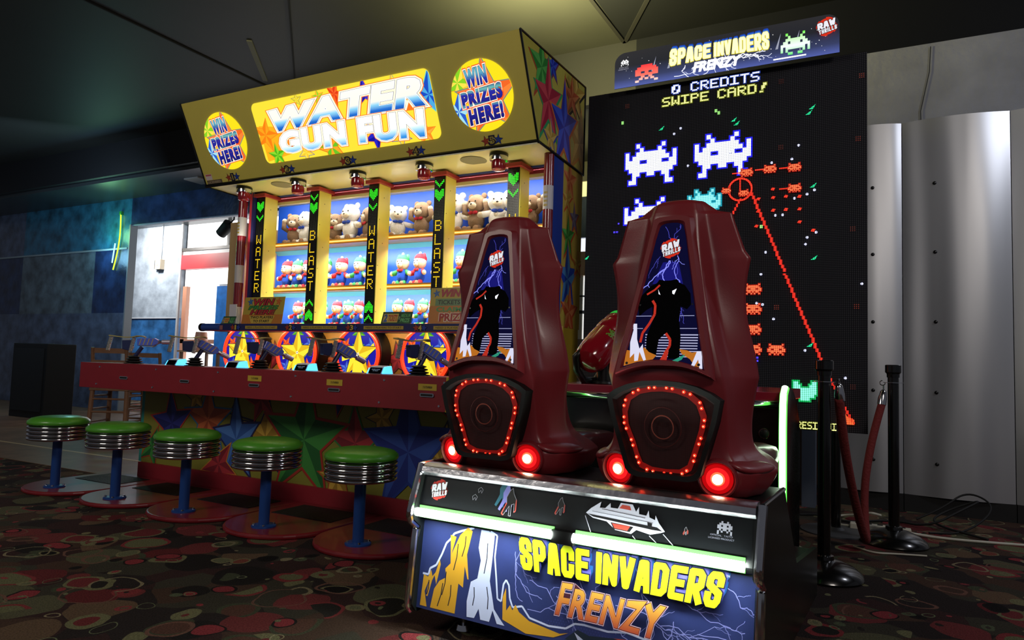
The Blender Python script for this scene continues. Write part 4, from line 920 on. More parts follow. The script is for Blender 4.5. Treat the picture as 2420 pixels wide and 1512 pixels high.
# saucer
sc_ = lambda pts: [(-.90+p*.255, .035+q*.09) for p, q in pts]
a.raw(sc_([(.0, .52), (.06, .7), (.18, .95), (.17, .75), (.24, .76), (.3, .95), (.31, .8), (.4, .8), (.43, 1.0), (.58, 1.0), (.63, .78), (.66, .95), (.67, .72), (.76, .7), (.78, .88), (.8, .66), (.87, .6), (.87, .75), (.92, .52), (1.0, .28), (.95, .22), (.83, .12), (.66, .2), (.6, .05), (.4, .1), (.28, .33), (.1, .38)]), wt); a.up()
a.raw(sc_([(.02, .5), (.9, .38), (.97, .28), (.85, .28), (.1, .42)]), P('101014')); a.raw(sc_([(.42, .82), (.45, .95), (.55, .93), (.57, .8)]), rd); a.raw(sc_([(.33, .32), (.38, .12), (.58, .1), (.62, .28)]), P('101014')); a.up()
a.raw(sc_([(.35, .30), (.39, .15), (.55, .13), (.58, .28)]), rd); a.raw(sc_([(.78, .5), (.79, .38), (.84, .37), (.84, .48)]), P('101014'))
a.line(sc_([(.2, .72), (.75, .62)]), .0015, P('202024')); a.line(sc_([(.08, .6), (.85, .5)]), .001, P('404048'))
for p0, p1 in (((-.005, .42), (.1, -.12)), ((.62, -.0), (.68, -.15)), ((.82, .08), (.96, -.2)), ((.98, .2), (1.15, -.2))): a.line(sc_([p0, p1]), .0022, P('90909c'))
# own pixel emblem: a little robot face
BOT = ['..1..1..', '.111111.', '11.11.11', '11111111', '.1.11.1.', '1.1..1.1', '1......1']
BOT2 = ['1......1', '.1.11.1.', '11111111', '1.1111.1', '11111111', '.11..11.', '11....11']
a.sprite(BOT, -.497, .113, .0052, P('a8a8b8')); a.text('OFFICIAL', (-.515, -.483, .071, .0755), P('9090a0')); a.text('TAITO', (-.477, -.453, .071, .0755), P('9090a0')); a.text('LICENSED PRODUCT', (-.52, -.448, .0625, .067), P('9090a0'))
G2.part('band_artwork', a.mb, bench)
ft = MB()
for x in (-1.42, -.5): ft.cyl((x, 2.12, .0), (x, 2.12, .018), .03, chrome, 18, .024).cyl((x, 2.12, .018), (x, 2.12, .085), .009, chrome, 10)
for x in (-1.42, -.5): ft.cyl((x, 2.9, .0), (x, 2.9, .018), .03, chrome, 18, .024).cyl((x, 2.9, .018), (x, 2.9, .06), .009, chrome, 10)
G2.part('levelling_foot', ft, bench, smooth='auto')
# ---- seat pods
shell = M('red_moulded_shell', '7a2229', .38, bump=.03, bscale=220, coat=.08)
shelld = M('shell_dark', '2c0c10', .4)
ROWS = [(.572, .09, (.195, .095), (.225, .13), (.250, .22), (.235, .42)),
        (.60, .062, (.212, .072), (.248, .12), (.278, .25), (.265, .42)),
        (.65, .052, (.215, .068), (.262, .12), (.296, .26), (.27, .42)),
        (.684, .050, (.198, .072), (.232, .13), (.262, .25), (.25, .38)),
        (.71, .05, (.178, .075), (.20, .13), (.222, .235), (.20, .33)),
        (.80, .035, (.18, .06), (.198, .12), (.222, .21), (.185, .30)),
        (.90, .012, (.178, .038), (.198, .09), (.242, .19), (.19, .28)),
        (.935, .008, (.172, .032), (.19, .09), (.25, .185), (.19, .275)),
        (1.02, .012, (.152, .032), (.165, .105), (.238, .18), (.185, .265)),
        (1.12, .03, (.128, .05), (.140, .12), (.213, .165), (.17, .25)),
        (1.22, .047, (.105, .067), (.125, .13), (.212, .155), (.165, .24)),
        (1.305, .062, (.09, .082), (.118, .13), (.230, .15), (.165, .23)),
        (1.33, .068, (.086, .086), (.113, .13), (.212, .15), (.16, .23)),
        (1.42, .085, (.074, .100), (.10, .13), (.182, .14), (.145, .21)),
        (1.450, .090, (.070, .104), (.096, .13), (.174, .14), (.14, .20)),
        (1.461, .094, (.068, .106), (.088, .132), (.128, .145), (.11, .20)),
        (1.487, .102, (.062, .114), (.077, .135), (.094, .15), (.09, .19)),
        (1.506, .118, (.046, .124), (.060, .138), (.074, .152), (.07, .175))]
def pod(cx, c0=2.05):
    mb = MB(); n = 10; vs = []
    for (z, v0, p1, p2, p3, p4) in ROWS:
        half = [(0, v0), p1, p2, p3, p4]
        ring = [(u, v) for u, v in half]+[(0, p4[1])]+[(-u, v) for u, v in half[:0:-1]]
        vs += [(cx+u, c0+v, z) for u, v in ring]
    nr = len(ROWS); fs = []
    for j in range(nr-1):
        for i in range(n): fs.append((j*n+i, j*n+(i+1) % n, (j+1)*n+(i+1) % n, (j+1)*n+i))
    fs.append(tuple(range(n))[::-1]); fs.append(tuple((nr-1)*n+i for i in range(n)))
    mb.add(vs, fs, shell)
    for j in range(nr-1):
        for i, c in ((1, .8), (9, .8), (2, .55), (8, .55), (3, 1), (7, 1), (4, .7), (6, .7)): mb.cr.append((j*n+i, (j+1)*n+i, c))
    for j, c in ((0, .8), (2, .9), (7, .8), (11, .95), (12, .6), (13, .5), (14, 1), (15, 1), (16, .7)):
        for i in range(n): mb.cr.append((j*n+i, j*n+(i+1) % n, c))
    o = G2.part('seat_shell', mb, smooth=True, subsurf=3)
    # front surface depth at a given height (for laying parts on the shell)
    def surf(z, u=0):
        for a_, b_ in zip(ROWS[:-1], ROWS[1:]):
            if a_[0] <= z <= b_[0]:
                t = (z-a_[0])/(b_[0]-a_[0]); v0 = a_[1]+(b_[1]-a_[1])*t; v1 = a_[2][1]+(b_[2][1]-a_[2][1])*t; u1 = a_[2][0]+(b_[2][0]-a_[2][0])*t
                return c0+v0+(v1-v0)*min(1, abs(u)/u1)**1.2*.8
        return c0+.1
    # art window: trapezoid with rounded top, arched bottom
    def edge(z):  # half width at height
        t = (z-.955)/(1.42-.955); return .127+(.036-.127)*min(1, max(0, t))**.92
    B = Vector((0, c0+.000, .955)); T_ = Vector((0, c0+.078, 1.42)); V = (T_-B).normalized(); LL = (T_-B).length
    afr = Fr((cx, c0-.002, .955), (1, 0, 0), V)
    outline = []
    for k in range(13): t = k/12; outline.append((-.127+.254*t, .028*(1-(2*t-1)**2)))
    for k in range(1, 10): t = k/10; outline.append((.127+(.040-.127)*t**.95, LL*t*.985))
    for k in range(7): t = k/6*pi; outline.append((.038*cos(t), LL*.975+.012*sin(t)))
    for k in range(9, 0, -1): t = k/10; outline.append((-(.127+(.040-.127)*t**.95), LL*t*.985))
    fm_ = MB(); sc1 = [(u*1.0+(.020 if u > 0 else -.020 if u < 0 else 0), v+(.02 if v > LL*.9 else -.02 if v < .04 else 0)) for u, v in outline]
    N_ = len(outline); sc1b = [(u+(.030 if u > 0 else -.030 if u < 0 else 0), v+(.032 if v > LL*.9 else -.03 if v < .04 else 0)) for u, v in outline]
    vs = [afr(u, v, -.004) for u, v in outline]+[afr(u, v, .006) for u, v in [(p[0]+(q[0]-p[0])*.3, p[1]+(q[1]-p[1])*.3) for p, q in zip(outline, sc1)]]+[afr(u, v, .006) for u, v in sc1]+[afr(u, v, -.03) for u, v in sc1b]
    fs = []
    for L in range(3):
        for i in range(N_): fs.append((L*N_+i, L*N_+(i+1) % N_, (L+1)*N_+(i+1) % N_, (L+1)*N_+i))
    fm_.add(vs, fs, shell); G2.part('window_frame', fm_, o, smooth='auto')
    a = Art(afr, w0=-.003, dw=.0003)
    a.raw(outline, M('pod_art_bg', '06060f', .8, em='10103c', es=.55, spec=.03)); a.up()
    cl = [(-.127, .0), (.127, .0), (.040, LL*.985), (-.040, LL*.985)]; a.cl = cl
    e = lambda h, s=.7: E(h, s)
    rnd = random.Random(11); bl_ = e('8c90ff', 1.1); bm = e('5050c8', .9)
    raws = lambda pts, m: a.poly(pts, m)
    # glow body behind storm
    a.poly([(-.05, .27), (-.02, .34), (.03, .34), (.05, .26)], e('1c1c80', .5)); a.up()
    for p0, p1, wd in (((0, .345), (-.085, .235), .0028), ((.002, .345), (-.008, .27), .003), ((.008, .345), (.022, .28), .0018), ((.025, .36), (.045, .25), .0022), ((0, .40), (-.02, .46), .0016), ((.01, .40), (.03, .46), .0016), ((-.03, .36), (-.06, .31), .0014), ((.05, .19), (.045, .13), .0018), ((.045, .22), (.06, .14), .0014)): a.bolt(p0, p1, wd, bl_ if wd > .002 else bm, rnd)
    for q in (((-.085, .205), (-.055, .205)), ((-.10, .165), (-.045, .165)), ((-.115, .125), (-.07, .125)), ((.035, .205), (.075, .205)), ((.035, .165), (.09, .165)), ((.045, .125), (.1, .125))): a.line(list(q), .0018, e('c0c4f0', .8))
    for k in range(9): a.line([(-.06, .105-.0085*k), (.105, .105-.0085*k)], .0035-.0001*k, e('d0d0f8', .7))
    a.up()
    # hulking dark figure
    def body(pts, m): a.mb.flat([afr(u, v, a.w) for u, v in pts], m)
    body([(-.092, .20), (-.082, .232), (-.055, .262), (-.035, .272), (-.028, .283), (-.01, .279), (.01, .279), (.028, .283), (.036, .272), (.055, .262), (.074, .235), (.078, .20), (.066, .185), (.046, .195), (.044, .15), (.052, .10), (.052, .03), (.016, .03), (.018, .085), (.002, .108), (-.016, .09), (-.022, .035), (-.055, .045), (-.056, .10), (-.04, .15), (-.044, .195), (-.062, .185), (-.085, .165)], M('figure_black', '030305', .8, spec=.05)); a.up()
    for s_ in (-1, 1): body([(s_*.022-.006, .245), (s_*.022+s_*.008, .252), (s_*.022+.001, .233), (s_*.022-.005, .236)], e('f4f4ff', 1.2))
    rdm = e('d83828', .7)
    a.line([(-.065, .235), (-.04, .25), (-.025, .265)], .006, rdm); a.line([(-.045, .215), (-.035, .20), (-.035, .17), (-.05, .14), (-.07, .11), (-.075, .08)], .008, rdm); a.line([(.005, .11), (.02, .09), (.02, .07), (.005, .045)], .008, rdm); body([(.005, .05), (.018, .055), (.012, .02), (-.01, .01), (-.012, .02)], rdm); a.up()
    wh = e('e8e8ff', .9); og = e('d88028', .7)
    clo = [(-.124, .002), (-.1, .012), (-.05, .022), (0, .027), (.05, .022), (.1, .012), (.124, .002), (.12, .045), (.08, .05), (.06, .035), (.03, .055), (-.02, .04), (-.04, .06), (-.08, .05), (-.115, .05)]
    body([(-.124, .004), (-.08, .018), (-.03, .027), (-.02, .04), (-.045, .05), (-.06, .065), (-.075, .05), (-.118, .055)], og); body([(.124, .004), (.10, .01), (.085, .03), (.06, .045), (.05, .06), (.075, .057), (.09, .05), (.114, .055)], og); a.up()
    body([(-.105, .03), (-.108, .08), (-.10, .12), (-.103, .14), (-.09, .14), (-.086, .09), (-.076, .06), (-.066, .075), (-.064, .06), (-.052, .025), (-.06, .022), (-.075, .05), (-.078, .022), (-.09, .02), (-.092, .045)], wh)
    body([(.09, .012), (.105, .055), (.119, .055), (.124, .002), (.115, .002), (.11, .03), (.10, .01), (.075, .012)], wh); body([(.03, .024), (.07, .045), (.06, .028), (.04, .018)], e('2f9c80', .6)); a.up()
    a.cl = None
    raw_logo(a, .002, .385, .056, lambda h: E(h, .9), .3)
    for s_ in (-1, 1): a.raw(circ(s_*.113, .013, .0045, 10), black); a.raw(circ(s_*.083, .2, .003, 8), black)
    G2.part('art_window', a.mb, o)
    # speaker bezel, grille, lights
    def kite(sc_):
        pts = [(-.178, .865), (-.15, .885), (-.11, .902), (-.06, .914), (0, .918), (.06, .914), (.11, .902), (.15, .885), (.178, .865), (.165, .80), (.135, .70), (.118, .64), (.105, .625), (.08, .618), (-.08, .618), (-.105, .625), (-.118, .64), (-.135, .70), (-.165, .80)]
        cz = .77; return [(u*sc_, cz+(z-cz)*sc_) for u, z in pts]
    def on(u, z, w_): return (cx+u, c0+.032-(z-.62)*.10+.26*u*u-w_, z)
    K1, K2, K3 = kite(1.0), kite(.90), kite(.86); n_ = len(K1); mb = MB()
    vs = [on(u, z, -.05) for u, z in K1]+[on(u, z, .018) for u, z in K1]+[on(u, z, .014) for u, z in K2]+[on(u, z, -.006) for u, z in K3]
    fs = [(L*n_+i, L*n_+(i+1) % n_, (L+1)*n_+(i+1) % n_, (L+1)*n_+i) for L in range(3) for i in range(n_)]
    mb.add(vs, fs, M('bezel_black', '080506', .6, spec=.3))
    G2.part('speaker_bezel', mb, o, smooth='auto')
    gmat = bpy.data.materials.get('speaker_mesh') or None
    if gmat is None:
        gmat = M('speaker_mesh', '260a0c', .45); nt = gmat.node_tree; b_ = nt.nodes['Principled BSDF']; tc = nt.nodes.new('ShaderNodeTexCoord')
        mp = nt.nodes.new('ShaderNodeMapping'); mp.inputs['Scale'].default_value = (330, 0, 330); nt.links.new(tc.outputs['Object'], mp.inputs[0])
        vo = nt.nodes.new('ShaderNodeTexVoronoi'); vo.inputs['Randomness'].default_value = 0; vo.inputs['Scale'].default_value = 1; nt.links.new(mp.outputs[0], vo.inputs['Vector'])
        rp = nt.nodes.new('ShaderNodeValToRGB'); rp.color_ramp.elements[0].position = .3; rp.color_ramp.elements[0].color = (.004, .002, .002, 1); rp.color_ramp.elements[1].position = .4; rp.color_ramp.elements[1].color = (.045, .01, .011, 1)
        nt.links.new(vo.outputs['Distance'], rp.inputs['Fac']); nt.links.new(rp.outputs['Color'], b_.inputs['Base Color'])
    g = MB(); g.add([on(0, .77, -.010)]+[on(u, z, -.006) for u, z in K3], [(0, 1+i, 1+(i+1) % n_) for i in range(n_)], gmat)
    gr = G2.part('speaker_grille', g, o)
    rg_ = MB()
    for R_, wd, m in ((.034, .0018, P('8a4438')), (.058, .0012, P('4a1c1c'))): rg_.tube([on(R_*cos(t*pi/16), .775+R_*1.05*sin(t*pi/16), .001) for t in range(32)], wd, m, 6, True)
    G2.part('cone_ring', rg_, gr)
    # LED loop
    path = [(-.125, .78), (-.128, .82), (-.115, .862), (-.08, .885), (-.04, .894), (0, .897), (.045, .893), (.085, .88), (.115, .855), (.128, .815), (.122, .775), (.108, .73), (.095, .69), (.082, .655), (.055, .637), (.01, .634), (-.04, .637), (-.075, .65), (-.088, .68), (-.10, .72), (-.113, .75)]
    L_ = []; 
    for i in range(len(path)):
        p0, p1 = path[i], path[(i+1) % len(path)]; L_.append((p0, p1, math.hypot(p1[0]-p0[0], p1[1]-p0[1])))
    tot = sum(l[2] for l in L_); NL = 46; leds = MB(); halo = MB(); acc = 0; idx = 0
    ledm = E('ff2414', 5); ledc = E('ffb070', 6)
    for k in range(NL):
        if k % 3 == 2: continue
        d = tot*k/NL; acc = 0
        for p0, p1, l in L_:
            if acc+l >= d: t = (d-acc)/l; break
            acc += l
        u, z = p0[0]+(p1[0]-p0[0])*t, p0[1]+(p1[1]-p0[1])*t
        u += RND.uniform(-.002, .002)
        leds.ball(on(u, z, .0), (.005, .003, .005), ledm, 8, 6); leds.ball(on(u, z, .0025), (.0017, .0012, .0017), ledc, 6, 5)
    for i in range(len(path)):
        p0, p1 = path[i], path[(i+1) % len(path)]
        q = [(p0[0]*1.04, .77+(p0[1]-.77)*1.04), (p1[0]*1.04, .77+(p1[1]-.77)*1.04), (p1[0]*.9, .77+(p1[1]-.77)*.9), (p0[0]*.9, .77+(p0[1]-.77)*.9)]
        leds.add([on(u, z, -.004) for u, z in q], [(0, 1, 2, 3)], M('led_glow_band', '380808', .6, em='d01008', es=.22, noise=.6, nscale=140))  # faintly glowing red band for the LEDs' glow on the mesh
    G2.part('led_loop', leds, gr)
    # tail lamps in sculpted cups
    for s_ in (-1, 1):
        ld = Vector((s_*.16, -1, -.12)).normalized(); c = Vector((cx+s_*.158, c0+.056, .630))
        mb = MB().lathe([(.060, -.06), (.060, -.01), (.057, .004), (.052, .006), (.049, .0), (.046, -.02)], shell, c, ld, 28, caps=False)
        l_ = G2.part('lamp_cup', mb, o, smooth='auto')
        G2.part('tail_lamp', MB().lathe([(.048, -.012, E('a00408', .7)), (.045, -.004, E('c8060c', .9)), (.034, -.003), (.020, -.002)], E('ff1c20', 1.2), c, ld, 28).lathe([(.0215, -.003), (.020, .001), (.017, .003)], E('ff5030', 3), c, ld, 18).lathe([(.017, .001), (.014, .006), (.007, .008)], E('fff0c0', 16), c, ld, 18), l_, smooth='auto')
    # brow horns over the lamps
    for s_ in (-1, 1):
        h_ = MB(); ptsA = [(s_*.165, .055, .70), (s_*.205, .10, .695), (s_*.25, .20, .69), (s_*.225, .035, .664), (s_*.285, .12, .658), (s_*.312, .26, .668)]
        vs = [(cx+x, c0+y, z) for x, y, z in ptsA]+[(cx+x*.96, c0+y+.03, z-.022) for x, y, z in ptsA]
        h_.add(vs, [(0, 1, 4, 3), (1, 2, 5, 4), (6, 9, 10, 7), (7, 10, 11, 8), (0, 3, 9, 6), (3, 4, 10, 9), (4, 5, 11, 10), (2, 8, 11, 5), (0, 6, 7, 1), (1, 7, 8, 2)], shell)
        G2.part('brow', h_, o, smooth=True, subsurf=2)
    # seat pan behind the shell
    pn = MB()
    prof_ = [(.30, .66), (.33, .70), (.42, .715), (.62, .70), (.78, .69), (.82, .66), (.80, .62), (.5, .585), (.32, .585)]
    vs = []; nn = len(prof_)
    wds = [(-1, .0), (-.85, .0), (0, -.012), (.85, 0), (1, 0)]
    for s_, dz in wds:
        for (v, z) in prof_: vs.append((cx+s_*(.24-.02*max(0, (v-.5))*3), c0+v, z+dz+(-.03 if abs(s_) == 1 and z > .64 else 0)))
    fs = [(k*nn+i, (k+1)*nn+i, (k+1)*nn+(i+1) % nn, k*nn+(i+1) % nn) for k in range(4) for i in range(nn)]+[tuple(range(nn)), tuple(4*nn+i for i in range(nn))[::-1]]
    pn.add(vs, fs, M('seat_pan', '571820', .3, coat=.3)); G2.part('seat_pan', pn, o, smooth=True, subsurf=1)
pod(-.680); pod(-1.330)
# ---- console with blasters
co = MB().box(-1.52, -.50, 3.02, 3.5, .0, .815, M('console_black', '08080a', .25, coat=.3))
cons = G2.part('console', co, bevel=.008)
G2.part('console_shelf', MB().prism([(3.0, .835), (3.0, .872), (3.52, .882), (3.52, .835)], SX, -1.52, -.49, M('console_red', '8c1c30', .2, coat=.5)), cons, bevel=.004)
G2.part('console_nose', MB().tube([(-1.52, 2.995, .822), (-1.0, 2.985, .822), (-.49, 2.995, .822)], .016, chrome, 12), cons, smooth=True)
G2.part('console_knob', MB().lathe([(.02, 0), (.018, .012), (.008, .016)], black, (-.56, 3.02, .70), (0, -1, 0), 16).lathe([(.023, 0), (.021, .003)], chrome, (-.56, 3.02, .70), (0, -1, 0), 16), cons, smooth='auto')
wing = [(2.95, .22), (2.95, .82), (2.975, .875), (3.03, .895), (3.12, .88), (3.22, .83), (3.30, .74), (3.32, .6), (3.30, 0), (2.55, 0), (2.62, .10), (2.74, .165)]
for x in (-.475, -1.545):
    wg = G2.part('side_wing', MB().prism(wing, SX, x-.012, x+.012, M('wing_gloss', '0c1010', .15, coat=.8)), cons)
    ls = MB().tube([(x, 2.945, .25), (x, 2.943, .5), (x, 2.94, .72), (x, 2.945, .82), (x, 2.96, .865), (x, 2.995, .892)], .0135, E('e4ffe0', 5), 10)
    ls.tube([(x+.0005, 2.95, .25), (x, 2.948, .5), (x, 2.945, .72), (x, 2.95, .82), (x, 2.965, .865), (x, 3.0, .89)], .0158, E('70ff60', 1.3), 10)
    ls.tube([(x, 2.93, .235), (x, 2.84, .205)], .013, E('a8ff98', 1.8), 8).tube([(x, 2.835, .203), (x, 2.75, .172)], .011, E('a8ff98', 1.8), 8)
    G2.part('light_strip', ls, wg, smooth=True)
def blaster(x):
    rd_ = M('blaster_red', '8c1220', .15, coat=.8); o0 = Vector((x, 3.05, 1.01)); ax = Vector((.10, .80, .55)).normalized()
    st_ = G2.part('blaster', MB().cyl((x, 3.12, .875), (x, 3.12, .99), .028, black, 16).lathe([(.06, 0), (.055, .01), (.03, .014)], black, (x, 3.12, .875), (0, 0, 1), 20), cons, smooth='auto')
    prof_ = [(.03, -.14), (.06, -.13), (.078, -.10), (.084, -.04), (.085, .02), (.083, .07), (.07, .085), (.075, .095), (.082, .11), (.08, .15), (.068, .16), (.074, .175), (.076, .20), (.066, .22), (.05, .225)]
    G2.part('blaster_body', MB().lathe(prof_, rd_, o0+Vector((0, .03, .04)), ax, 28), st_, smooth='auto')
    sd = Vector((-1, -.05, 0)); up_ = ax.cross(sd)
    def T(a_, b_, c_): return tuple(o0+Vector((0, .03, .04))+ax*a_+up_*b_+sd*c_)
    G2.part('blaster_handle', MB().tube([T(-.10, .05, .03), T(-.13, .03, .055), T(-.14, -.04, .06), T(-.12, -.12, .05), T(-.05, -.16, .03), T(.0, -.12, .01)], [.014, .018, .018, .018, .016, .012], M('handle_black', '0a0c0b', .4), 12), st_, smooth=True)
    G2.part('blaster_magazine', MB().add([T(a_, b_, c_) for c_ in (-.03, .03) for a_, b_ in ((.0, -.08), (.11, -.08), (.09, -.17), (.01, -.155))], [(3, 2, 1, 0), (4, 5, 6, 7), (0, 1, 5, 4), (1, 2, 6, 5), (2, 3, 7, 6), (3, 0, 4, 7)], black), st_, bevel=.004)
    G2.part('barrel_ring', MB().tube([tuple(Vector(T(.235, 0, 0))+(up_*cos(t*pi/12)+sd*sin(t*pi/12))*.062) for t in range(24)], .009, M('green_plastic', '2ca838', .3, em='20c040', es=.5), 8, True), st_, smooth=True)
    em_ = MB(); 
    for j, row in enumerate(BOT2):
        for i, ch in enumerate(row):
            if ch == '1': 
                th = (3.5-j)*.075-.2; uu_ = .0+i*.0062; R_ = .0865
                q = [(uu_, th), (uu_+.0058, th), (uu_+.0058, th+.07), (uu_, th+.07)]
                em_.add([tuple(Vector(T(p_, 0, 0))+(Vector((0,0,0))+(sd*-1*sin(t_+.9)+up_*cos(t_+.9)*1.0))*R_) for p_, t_ in q], [(0, 1, 2, 3)], P('6a9c30'))
    G2.part('blaster_emblem', em_, st_)
blaster(-1.33); blaster(-.79)
# ---- giant pixel screen (square to the room, so undo the bench turn)
def W2(X, Y, Z):  # room coordinates -> bench frame
    return (X*cos(A)+Y*sin(A), -X*sin(A)+Y*cos(A), Z)
class WMB(MB):
    def conv(s): s.v = [W2(*v) for v in s.v]; return s
def dotmat():
    m = bpy.data.materials.new('pixel_screen_face'); m.use_nodes = True; nt = m.node_tree; b = nt.nodes['Principled BSDF']
    tc = nt.nodes.new('ShaderNodeTexCoord'); mp = nt.nodes.new('ShaderNodeMapping'); mp.inputs['Rotation'].default_value = (0, 0, -A)
    nt.links.new(tc.outputs['Object'], mp.inputs[0])
    mp2 = nt.nodes.new('ShaderNodeMapping'); mp2.inputs['Scale'].default_value = (1/.0111, 0, 1/.0111); nt.links.new(mp.outputs[0], mp2.inputs[0])
    vo = nt.nodes.new('ShaderNodeTexVoronoi'); vo.inputs['Randomness'].default_value = 0; vo.inputs['Scale'].default_value = 1; nt.links.new(mp2.outputs[0], vo.inputs['Vector'])
    rp = nt.nodes.new('ShaderNodeValToRGB'); rp.color_ramp.elements[0].position = .28; rp.color_ramp.elements[0].color = (.05, .05, .06, 1); rp.color_ramp.elements[1].position = .36; rp.color_ramp.elements[1].color = (.008, .008, .011, 1)
    nt.links.new(vo.outputs['Distance'], rp.inputs['Fac']); nt.links.new(rp.outputs['Color'], b.inputs['Base Color']); b.inputs['Roughness'].default_value = .8; b.inputs['Specular IOR Level'].default_value = .15
    return m
SYF = 4.6
def ED(hexc, st=1.0):
    "light of the screen's own diodes"
    k = 'diode_%s_%g' % (hexc, st)
    if k in _m: return _m[k]
    m = bpy.data.materials.new(k); m.use_nodes = True; nt = m.node_tree; b = nt.nodes['Principled BSDF']
    b.inputs['Base Color'].default_value = (.01, .01, .01, 1); b.inputs['Roughness'].default_value = .8; b.inputs['Emission Color'].default_value = (*lin(hexc), 1)
    tc = nt.nodes.new('ShaderNodeTexCoord'); mp = nt.nodes.new('ShaderNodeMapping'); mp.inputs['Rotation'].default_value = (0, 0, -A); nt.links.new(tc.outputs['Object'], mp.inputs[0])
    mp2 = nt.nodes.new('ShaderNodeMapping'); mp2.inputs['Scale'].default_value = (1/.0111, 0, 1/.0111); nt.links.new(mp.outputs[0], mp2.inputs[0])
    vo = nt.nodes.new('ShaderNodeTexVoronoi'); vo.inputs['Randomness'].default_value = 0; vo.inputs['Scale'].default_value = 1; nt.links.new(mp2.outputs[0], vo.inputs['Vector'])
    rp = nt.nodes.new('ShaderNodeMapRange'); rp.inputs[1].default_value = .32; rp.inputs[2].default_value = .5; rp.inputs[3].default_value = st*1.25; rp.inputs[4].default_value = st*.25
    nt.links.new(vo.outputs['Distance'], rp.inputs[0]); nt.links.new(rp.outputs[0], b.inputs['Emission Strength'])
    _m[k] = m
    return m
scr = WMB(); scr.box(-1.835, -.028, SYF+.004, SYF+.14, .61, 2.925, black)
scr.add([(-1.835, SYF, .61), (-.028, SYF, .61), (-.028, SYF, 2.925), (-1.835, SYF, 2.925)], [(0, 1, 2, 3)], dotmat())
screen = G2.part('pixel_screen', scr.conv())
G2.part('screen_stand', WMB().box(-1.7, -.72, SYF+.02, SYF+.3, 0, .61, blackm).box(-1.3, -.5, 3.6, SYF+.02, 0, .12, blackm).conv(), screen)
class WFr(Fr):
    def __call__(s, u, v, w=0): return W2(*Fr.__call__(s, u, v, w))
wf = WFr((0, SYF, 0), (1, 0, 0), (0, 0, 1)); a = Art(wf, w0=.001, dw=.0004); a.cl = rect(-1.83, -.032, .615, 2.92)
px = .0111
wh_, bl_, rd_, gn_, cy_, yl_ = ED('f0f4ff', 2.0), ED('2020ff', 1.4), ED('ff3420', 1.5), ED('20d890', 1.3), ED('80f8ff', 1.8), ED('f4f890', 1.6)
def txt(s_, u0, u1, v1, h, m, halo=None, k=(5, 7)):
    n = len(s_); step = (u1-u0)/(n*6-1); ph = h/7
    if halo:
        for i, ch in enumerate(s_):
            for j, row in enumerate(F5[ch].split(' ')):
                for q, c in enumerate(row):
                    if c == '1': a.poly(rect(u0+(i*6+q-.45)*step, u0+(i*6+q+1.45)*step, v1-(j+1.45)*ph, v1-(j-.45)*ph), halo)
        a.up()
    for i, ch in enumerate(s_):
        for j, row in enumerate(F5[ch].split(' ')):
            for q, c in enumerate(row):
                if c == '1': a.poly(rect(u0+(i*6+q)*step, u0+(i*6+q+1.02)*step, v1-(j+1)*ph, v1-(j-.02)*ph), m)
    a.up()
txt('0', -1.225, -1.168, 2.908, .062, wh_, ED('3858d0', .8)); txt('CREDITS', -1.095, -.65, 2.908, .062, wh_, ED('3858d0', .8))
txt('SWIPE', -1.29, -.975, 2.828, .062, yl_, ED('788018', .7)); txt('CARD!', -.915, -.605, 2.828, .062, yl_, ED('788018', .7))
# own pixel creatures (plain stand-ins)
CRA = ['...1......1...', '....1....1....', '1..11111111..1', '1.1111111111.1', '1111..1111..11', '11111111111111', '.111111111111.', '..11..11..11..', '..1........1..', '.11........11.']
SQA = ['.1.......1.', '..1111111..', '.111111111.', '11..111..11', '11111111111', '..11.1.11..', '.1..1.1..1.']
def halo_sprite(rows, u0, v1, w_, h, m, hm, g=.010):
    sx_ = w_/len(rows[0]); sy_ = h/len(rows)
    for j, row in enumerate(rows):
        for i, ch in enumerate(row):
            if ch == '1': a.poly(rect(u0+i*sx_-g, u0+(i+1)*sx_+g, v1-(j+1)*sy_-g, v1-j*sy_+g), hm)
    a.up()
    for j, row in enumerate(rows):
        for i, ch in enumerate(row):
            if ch == '1': a.poly(rect(u0+i*sx_, u0+(i+1)*sx_+.0003, v1-(j+1)*sy_, v1-j*sy_+.0003), m)
    a.up()
halo_sprite(CRA, -1.545, 2.52, .36, .285, wh_, bl_); halo_sprite(CRA, -1.06, 2.525, .36, .285, wh_, bl_); halo_sprite(CRA, -1.545, 2.13, .36, .285, wh_, bl_)
halo_sprite(CRA, -1.098, 2.155, .21, .185, cy_, ED('20a8c0', 1))
def small(u, v, s_=1): halo_sprite(SQA, u-.052*s_, v+.034*s_, .104*s_, .068*s_, ED('ff6a40', 1.5), ED('b01408', 1), .004)
for u, v in ((-.679, 1.483), (-.678, 1.356), (-.679, 1.226), (-.676, 1.099), (-.536, 1.099)): small(u, v)
for u, v in ((-.724, 2.245), (-.581, 2.253), (-.435, 2.248), (-.434, 2.115)):
    small(u, v, .75)
    a.line([(u-.09, v), (u-.04, v)], .008, rd_)
